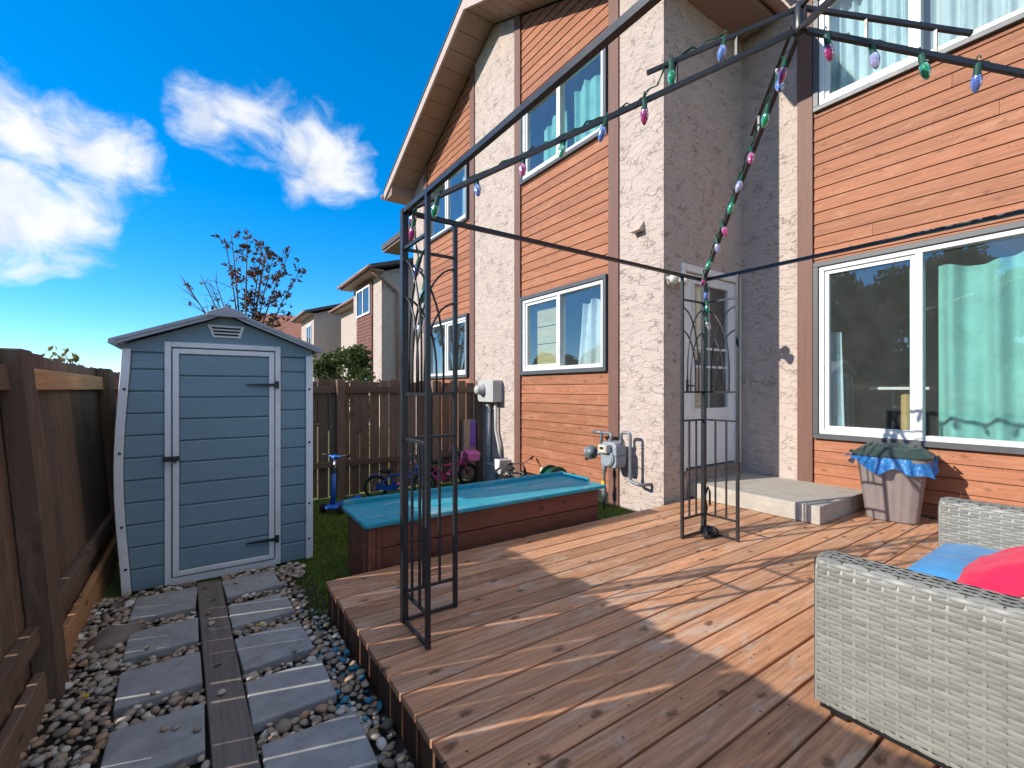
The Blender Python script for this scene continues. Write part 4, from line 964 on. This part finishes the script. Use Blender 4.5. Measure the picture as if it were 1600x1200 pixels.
part('leg', MB().tube([(4.16, 6.42, -.15), (4.16, 6.42, -.36)], .03, 8), 'meter_box', uc)
lb = tag(part('cable_cabinet', MB().box(4.10, 4.255, 6.50, 6.83, -.34, -.03), 'meter_grey', bev=.012), 'low grey cable cabinet at the foot of the stucco wall', 'cabinet')

# hose reel
hr = thing('hose_reel', 'dark green garden hose reel with a yellow handle behind the planter', 'hose reel', (4.02, 4.95, -.22))
Ry = Matrix.Translation((4.02, 4.86, .0)) @ Matrix.Rotation(PI/2, 4, 'X')
part('drum', MB().lathe([(.19, -.10), (.20, -.09), (.20, -.075), (.13, -.07), (.13, .07), (.20, .075), (.20, .09), (.19, .10)], 24, Ry), 'hose_green', hr)
pts = [(4.02+.15*math.cos(k*.5), 4.79+.14*(k/80.), .15*math.sin(k*.5)) for k in range(80)]
part('hose', MB().tube(pts, .013, 6), 'hose_green', hr, smooth=True)
part('stand', MB().bar((4.02, 4.75, .0), (4.10, 4.75, -.22), .025).bar((4.02, 4.97, 0), (4.10, 4.97, -.22), .025).bar((4.02, 4.75, .0), (3.92, 4.75, -.22), .025).bar((4.02, 4.97, 0), (3.92, 4.97, -.22), .025), 'cream', hr)
part('handle', MB().tube([(3.96, 5.0, .08), (3.95, 5.05, .08), (3.94, 5.05, -.04)], .018, 8), 'yellow', hr, smooth=True); part('tap', MB().lathe([(.03, -.04), (.035, .0), (.02, .05)], 10, Matrix.Translation((4.0, 5.08, .1))), 'cream', hr)

# ------------------------------------------------------------------ children's bicycles and scooter
def bicycle(label, loc, rz, lean, R, L, frame_m, rim_m, acc_m, grip_m, extra=None):
    t = thing('bicycle', label, 'bicycle', loc, rz); t.rotation_euler = (lean, 0, rz)
    k = R/.17
    def pp(name, mb, m, par=None, sm=True): return part(name, mb, m, par or t, smooth=sm, local=True)
    for x in (0, L):
        wh = pp('wheel', MB().torus((x, 0, R), R*.90, R*.11, 30, 8), 'rubber')
        pp('rim', MB().torus((x, 0, R), R*.76, R*.05, 30, 6), rim_m, wh)
        m_ = MB()
        for q in range(12): a = q*PI/6; m_.tube([(x, .012*(-1)**q, R), (x+R*.76*math.cos(a), 0, R+R*.76*math.sin(a))], .0022, 4)
        m_.tube([(x, -.045, R), (x, .045, R)], .012, 8); pp('spokes', m_, 'steel', wh)
    bb = (L*.40, 0, R*.95); seat = (L*.27, 0, R*2.05); head = (L*.83, 0, R*2.75); hb = (L*.86, 0, R*2.25)
    m_ = MB(); m_.tube([bb, seat], .017, 8); m_.tube([bb, hb], .020, 8); m_.tube([(L*.30, 0, R*1.85), hb], .017, 8); m_.tube([hb, head], .021, 8)
    for s_ in (-1, 1): m_.tube([(0, s_*.04, R), bb], .010, 6); m_.tube([(0, s_*.04, R), (L*.29, s_*.01, R*1.9)], .010, 6)
    pp('frame', m_, frame_m)
    m_ = MB(); m_.tube([hb, (L*.875, 0, R*2.1)], .016, 8)
    for s_ in (-1, 1): m_.tube([(L*.875, s_*.012, R*2.1), (L*.90, s_*.045, R*2.0), (L, s_*.05, R)], .011, 6)
    pp('fork', m_, acc_m)
    hbar = pp('handlebar', MB().tube([head, (L*.81, 0, R*3.1)], .012, 8).tube([(L*.72, -.22, R*3.35), (L*.80, -.12, R*3.3), (L*.81, 0, R*3.1), (L*.80, .12, R*3.3), (L*.72, .22, R*3.35)], .010, 8), 'steel')
    for s_ in (-1, 1): pp('grip', MB().tube([(L*.76, s_*.17, R*3.33), (L*.70, s_*.26, R*3.36)], .016, 8), grip_m, hbar); pp('brake_lever', MB().tube([(L*.78, s_*.13, R*3.3), (L*.80, s_*.2, R*3.2)], .005, 5), 'black_metal', hbar)
    pp('saddle', MB().ell((L*.22, 0, R*2.36), (.11, .055, .032)).tube([seat, (L*.24, 0, R*2.3)], .011, 6), 'rubber')
    cr_ = pp('crank', MB().torus((bb[0], .035, bb[2]), .045*k, .006, 18, 5).tube([(bb[0]-.05*k, .05, bb[2]-.06*k), (bb[0], .05, bb[2]), (bb[0], -.05, bb[2]), (bb[0]+.05*k, -.05, bb[2]+.06*k)], .008, 6), 'black_metal')
    for s_ in (-1, 1): pp('pedal', MB().box(bb[0]+s_*-.05*k-.03, bb[0]+s_*-.05*k+.03, s_*.055 if s_ > 0 else -.12, .12 if s_ > 0 else -.055, bb[2]-s_*.06*k-.012, bb[2]-s_*.06*k+.012), grip_m, cr_, False)
    pp('chain_guard', MB().prism([(0, R+.04), (bb[0], bb[2]+.05), (bb[0]+.05, bb[2]), (bb[0], bb[2]-.05), (0, R-.03)], lambda x, z: (x, -.055, z), lambda x, z: (x, -.047, z)), acc_m, None, False)
    for x in (0, L):
        m_ = MB(); pts = [(x+R*1.1*math.cos(a), 0, R+R*1.1*math.sin(a)) for a in [PI*(.12+.6*q/10) for q in range(11)]]
        m_.tube(pts, .02, 6, flat=.3); pp('mudguard', m_, acc_m)
    return t
bicycle("child's blue bicycle with green wheels standing behind the planter", (2.16, 6.70, gz(0, 6.7)), math.radians(-19), .10, .172, .70, 'blue_paint', 'lime_paint', 'blue_paint', 'pink_soft')
b2 = bicycle("child's pink bicycle leaning on the back fence behind the blue one", (3.05, 6.93, gz(0, 6.9)), math.radians(-7), .12, .18, .72, 'pink_paint', 'rubber', 'pink_paint', 'pink_soft')
part('basket', MB().prism([(.66, .56), (.90, .56), (.88, .42), (.69, .42)], lambda x, z: (x, -.11, z), lambda x, z: (x, .11, z)), 'pink_soft', b2, bev=.01, local=True)
for s_ in (-1, 1): part('streamer', MB().tube([(.50, s_*.26, .61), (.47, s_*.29, .55), (.48, s_*.28, .44)], .012, 5), 'pink_soft', b2, smooth=True, local=True)
bicycle("black children's bicycle standing by the siding behind the planter's far end", (3.98, 5.95, gz(0, 5.9)), math.radians(-84), .12, .15, .55, 'black_metal', 'steel', 'black_metal', 'rubber')
sc = thing('scooter', 'blue three wheeled kick scooter on the grass beside the shed', 'scooter', (1.43, 6.10, gz(0, 6.1)), math.radians(-142+180+180))
def sp_(name, mb, m, par=None, sm=True, bev=0): return part(name, mb, m, par or sc, smooth=sm, local=True, bev=bev)
sp_('deck', MB().prism([(-.04, -.075), (-.02, .075), (-.38, .06), (-.48, .045), (-.48, -.045), (-.38, -.06)], lambda x, y: (x, y, .075), lambda x, y: (x, y, .10)), 'scooter_blue', None, False, .006)
sp_('nose', MB().ell((.03, 0, .085), (.10, .115, .038)), 'scooter_blue')
col_ = sp_('steering_column', MB().tube([(.03, 0, .10), (-.0, 0, .50)], [.034, .024], 10), 'scooter_blue'); sp_('tube', MB().tube([(-.0, 0, .50), (-.015, 0, .68)], .017, 8), 'steel', col_)
hb_ = sp_('handlebar', MB().tube([(-.035, -.20, .735), (-.015, -.05, .72), (-.015, .05, .72), (-.035, .20, .735)], .013, 8).ell((-.015, 0, .71), (.035, .045, .035)), 'scooter_blue')
for s_ in (-1, 1): sp_('grip', MB().tube([(-.025, s_*.10, .728), (-.037, s_*.21, .737)], .017, 8), 'rubber', hb_)
for s_ in (-1, 1): sp_('wheel', MB().lathe([(.02, -.018), (.055, -.018), (.06, -.008), (.06, .008), (.055, .018), (.02, .018)], 18, Matrix.Translation((.04, s_*.135, .06)) @ Matrix.Rotation(PI/2, 4, 'X')), 'rubber')
sp_('rear_wheel', MB().lathe([(.02, -.025), (.045, -.025), (.05, 0), (.045, .025), (.02, .025)], 18, Matrix.Translation((-.50, 0, .05)) @ Matrix.Rotation(PI/2, 4, 'X')), 'rubber'); sp_('brake', MB().ell((-.49, 0, .10), (.06, .05, .02)), 'scooter_blue')
tc = thing('toy_carton', 'tall purple and brown toy carton leaning on the back fence', 'box', (3.86, 6.98, -.36))
part('carton_body', MB().box(3.76, 3.99, 6.94, 7.02, -.30, .72), 'carton', tc, bev=.004); part('carton_panel', MB().box(3.88, 3.985, 6.932, 6.9395, .25, .71), 'purple', tc); part('carton_panel', MB().box(3.77, 3.98, 6.932, 6.9395, .02, .20), 'pink_paint', tc)

# ------------------------------------------------------------------ flood lamp by the door
fl = thing('flood_lamp', 'twin white flood lamp on the stucco left of the door', 'lamp', (4.36, 3.2, 2.4))
part('base', MB().lathe([(.06, 0), (.06, .02), (.045, .035)], 16, Matrix.Translation((4.36, 3.236, 2.45)) @ Matrix.Rotation(PI/2, 4, 'X')), 'meter_box', fl, smooth=False)
for x, e in ((4.27, -.5), (4.46, .5)):
    M_ = Matrix.Translation((x, 3.11, 2.455)) @ Matrix.Rotation(math.radians(105), 4, 'X') @ Matrix.Rotation(e*.5, 4, 'Y')
    hd = part('lamp_head', MB().lathe([(.022, -.11), (.026, -.05), (.05, -.02), (.06, 0)], 16, M_).tube([(4.36, 3.2, 2.45), (x, 3.16, 2.46)], .01, 6), 'meter_box', fl, smooth=True)
    part('lamp_bulb', MB().lathe([(.058, .0), (.058, .012), (.045, .032), (.01, .042)], 16, M_), 'lamp_white', hd, smooth=True)

# ------------------------------------------------------------------ houses further along the row
def far_block(root, xf, y0, y1, xb, zt, ridge_x, eave=.6, m_roof='shingles'):
    part('wall', MB().box(xf, xb, y0, y1, -.4, zt), 'stucco', root)
    sl = .30; rz_ = zt+sl*(ridge_x-xf+eave)
    for (xa, xb_) in ((xf-eave, ridge_x), (xb+eave, ridge_x)):
        part('roof', MB().prism([(xa, zt), (xb_, rz_), (xb_, rz_+.16), (xa, zt+.16)], lambda x, z: (x, y0-.4, z), lambda x, z: (x, y1+.4, z)), m_roof, root)
    part('gable', MB().prism([(xf, zt), (xb, zt), (ridge_x, rz_-.05)], lambda x, z: (x, y0+.02, z), lambda x, z: (x, y0+.2, z)), 'stucco', root)
    part('soffit', MB().box(xf-eave+.05, xf-.002, y0-.35, y1+.35, zt-.06, zt-.003), 'soffit', root)
    part('gutter', MB().tube([(xf-eave-.05, y0-.42, zt+.06), (xf-eave-.05, y1+.42, zt+.06)], .08, 8), 'gutter', root, smooth=True)
def far_window(root, x, y0, y1, z0, z1, sp=None):
    m_ = MB(); ring(m_, x-.05, x+.02, y0, y1, z0, z1, .09); wn = part('window', m_, 'vinyl', root)
    part('mullion', MB().box(x-.045, x+.02, (y0+y1)/2-.05, (y0+y1)/2+.05, z0+.09, z1-.09), 'vinyl', wn)
    part('pane', MB().box(x-.02, x-.005, y0+.09, y1-.09, z0+.09, z1-.09), 'far_glass', wn)
plain('far_glass', (.03, .035, .04), .05, .05, spec=1.)
fh = thing('townhouse', 'pinkish stucco townhouse with shingled panel and brown gutter beyond the fence', 'house', (6.5, 19.4, -.4))
far_block(fh, 6.5, 19.4, 23.7, 13., 6.3, 9.7); far_block(fh, 7.7, 23.72, 31., 13., 6.2, 10.3)
part('shingle_panel', MB().box(6.44, 6.499, 20.55, 22.9, -.3, 6.2), 'brick_mix', fh)
for k in range(14):
    for j in range(7): piece('shingle', (6.415, 6.4395, 20.57+j*.335, 20.57+j*.335+.31, 2.42+.16*k, 2.42+.16*k+.15-(k*7+j*3) % 4*.008), 'brick_mix', fh, bev=.006)
far_window(fh, 6.42, 20.7, 22.8, 4.7, 6.0); far_window(fh, 6.42, 20.7, 22.8, .9, 2.4)
far_window(fh, 7.69, 25.0, 27., 1., 2.3)
part('downspout', MB().tube(bend([(6.05, 19.25, 6.2), (6.6, 19.3, 5.9), (7.2, 19.33, 5.5), (7.2, 19.33, -.3)], .15), .06, 8), 'gutter', fh, smooth=True)
fh2 = thing('townhouse', 'farthest stucco townhouse of the row with white window above the shrubs', 'house', (6.4, 33., -.4))
far_block(fh2, 6.4, 32.9, 37.4, 13., 6.3, 9.5); far_window(fh2, 6.39, 33.6, 35.2, 4.3, 5.7)
fh3 = thing('brown_roof_house', 'distant house with a rust brown roof between shed and townhouses', 'house', (6., 48., -.4))
part('wall', MB().box(-1., 16., 48., 58., -.4, 6.2), 'stucco', fh3)
part('roof', MB().prism([(47.2, 6.1), (53., 9.0), (58.8, 6.1), (58.8, 5.9), (47.2, 5.9)], lambda y, z: (1.6, y, z), lambda y, z: (17., y, z)), 'tile_roof', fh3)
fh3.children[0].data.transform(Matrix.Translation((3.2, 0, 0)) @ Matrix.Diagonal((.8, 1, 1, 1)))

# ------------------------------------------------------------------ trees and shrubs
def leaves(n, clumps, size, seed, flat=.6):
    r = np.random.default_rng(seed); cl_ = np.array([c_[:3] for c_ in clumps]); cr_ = np.array([c_[3] for c_ in clumps]); wt = cr_**2/np.sum(cr_**2)
    i = r.choice(len(clumps), n, p=wt); dr_ = r.normal(0, 1, (n, 3)); dr_ /= np.linalg.norm(dr_, axis=1)[:, None]
    c_ = cl_[i]+dr_*(cr_[i]*r.uniform(.25, 1.05, n)**.6)[:, None]
    a = r.normal(0, 1, (n, 3)); a /= np.linalg.norm(a, axis=1)[:, None]; b = np.cross(a, r.normal(0, 1, (n, 3))); b /= np.linalg.norm(b, axis=1)[:, None]
    s_ = size*r.uniform(.6, 1.25, n)[:, None]
    V = np.stack([c_-a*s_, c_-b*s_*.45, c_+a*s_, c_+b*s_*.45], 1).reshape(-1, 3); return V, np.arange(4*n).reshape(-1, 4)
def shrub(name, label, loc, rx, rz_, n, size, m, seed, cat='shrub', group=None, trunk=.25):
    r = random.Random(seed); t = thing(name, label, cat, loc, group=group)
    cl_ = []
    for k in range(16):
        a, q = r.uniform(0, 2*PI), r.uniform(0, 1); z = r.uniform(.25, 1.)
        w_ = rx*math.sqrt(max(.05, 1-(2*z-1.15)**2))*.75; cl_.append((w_*q*math.cos(a), w_*q*math.sin(a), z*rz_*.9, rx*r.uniform(.25, .42)))
    V, F = leaves(n, cl_, size, seed); link('crown', npmesh('crown', V, F, m), t, (0, 0, 0), True)
    m_ = MB(); m_.tube([(0, 0, 0), (0.02, .02, rz_*.35), (.05, 0, rz_*.75)], [rx*.06, rx*.045, rx*.015], 7)
    for c_ in cl_[:9]: m_.tube([(.02, .01, rz_*trunk), (c_[0]*.5, c_[1]*.5, (c_[2]+rz_*trunk)*.5+.05), c_[:3]], [rx*.035, rx*.02, rx*.006], 5)
    part('trunk', m_, 'bark', t, smooth=True, local=True); return t
for k, (x, y, rx, h, lab, mm) in enumerate(((3.6, 15.5, 1.0, 3.0, 'rounded green shrub right behind the back fence, nearest the shed', 'leaf_green'), (4.9, 17.2, 1.1, 3.3, 'rounded green shrub beyond the fence in front of the shingled townhouse', 'leaf_green'),
        (4.3, 25., 1.0, 3.7, 'green shrub at the foot of the farthest townhouse', 'leaf_green'), (3.0, 14.0, .7, 2.2, 'low dark shrub half hidden behind shed and fence', 'leaf_dark'))):
    shrub('shrub', lab, (x, y, -.42), rx, h, 3600, .075, mm, 20+k, group='shrubs beyond the back fence')
shrub('sapling', 'small yellow green sapling top showing above the left fence beside the shed', (-1.62, 9.6, -.42), .42, 2.45, 420, .06, 'leaf_yellow', 31, 'tree')
# autumn tree behind the shed: bare twigs on the left, thin red and green leaves on the right
at_ = thing('autumn_tree', 'sparse autumn tree with few dark red leaves rising behind the shed roof', 'tree', (1.05, 14.5, -.42))
r = random.Random(12); tr_ = MB(); tips = []
tr_.tube([(0, 0, 0), (.03, 0, 1.2), (0, 0, 2.6)], [.09, .075, .06], 8)
for k in range(15):
    a = r.uniform(0, 2*PI); sx = -1.45+2.75*k/14+r.uniform(-.12, .12); top = 6.35-.75*abs(sx-.2)**1.25+r.uniform(-.7, .2)
    if sx < -.5: top -= .35
    st_ = Vector((sx*.12, 0, 1.6+.6*r.random())); en = Vector((sx, .5*math.sin(a), top)); md = st_.lerp(en, .5)+Vector((-sx*.18, r.uniform(-.1, .1), .12))
    path = [st_*(1-u)**2+md*2*u*(1-u)+en*u*u for u in [i/9 for i in range(10)]]
    tr_.tube(path, [.03*(1-.85*i/9)+.003 for i in range(10)], 5)
    for j in range(9):
        u = .3+.7*j/9; p = st_*(1-u)**2+md*2*u*(1-u)+en*u*u
        q = p+Vector((r.uniform(-.55, .55)+.12*(1 if sx > 0 else -1), r.uniform(-.4, .4), r.uniform(.1, .6)))*(1.15-u*.45)
        tr_.tube([p, p.lerp(q, .5)+Vector((0, 0, .04)), q], [.009, .006, .003], 4)
        nl = 8 if sx > -.35 else (1 if r.random() < .4 else 0)
        for i in range(nl): tips.append((p.lerp(q, r.uniform(.3, 1.08))+Vector((r.gauss(0, .05), r.gauss(0, .05), r.gauss(0, .05)))))
part('trunk', tr_, 'bark', at_, smooth=True, local=True)
V, F = leaves(len(tips)*2, [(*p, .06) for p in tips], .075, 3); link('crown', npmesh('crown', V, F, 'leaf_autumn'), at_, (0, 0, 0), True)
# row of trees across the lane on the left; the patio window mirrors them
base_t = None
for k, (x, y, h) in enumerate(((-17, -3.5, 8.2), (-17.5, 1.0, 8.6), (-17, 5.2, 8.4), (-17.5, 9.4, 8.5), (-18, 14., 7.6), (-19, 19.5, 6.4), (-20, 26., 5.6), (-19.5, 33., 5.2), (-17, -8.5, 7.6))):
    lab = ['first', 'second', 'third', 'fourth', 'fifth', 'sixth', 'seventh', 'eighth', 'last'][k]+' leafy tree of the row across the lane mirrored in the windows'
    if base_t is None:
        base_t = shrub('lane_tree', lab, (x, y, -.42), 3.1, 6.4, 15000, .19, 'leaf_dark', 50, 'tree', 'trees across the lane', .3); src = base_t
    else:
        t = src.copy(); C.objects.link(t); t.location = (x, y, -.42); t['label'] = lab; t.rotation_euler = (0, 0, k*1.3); t.scale = (1, 1, h/6.4)
        for ch in src.children: c_ = ch.copy(); C.objects.link(c_); c_.parent = t
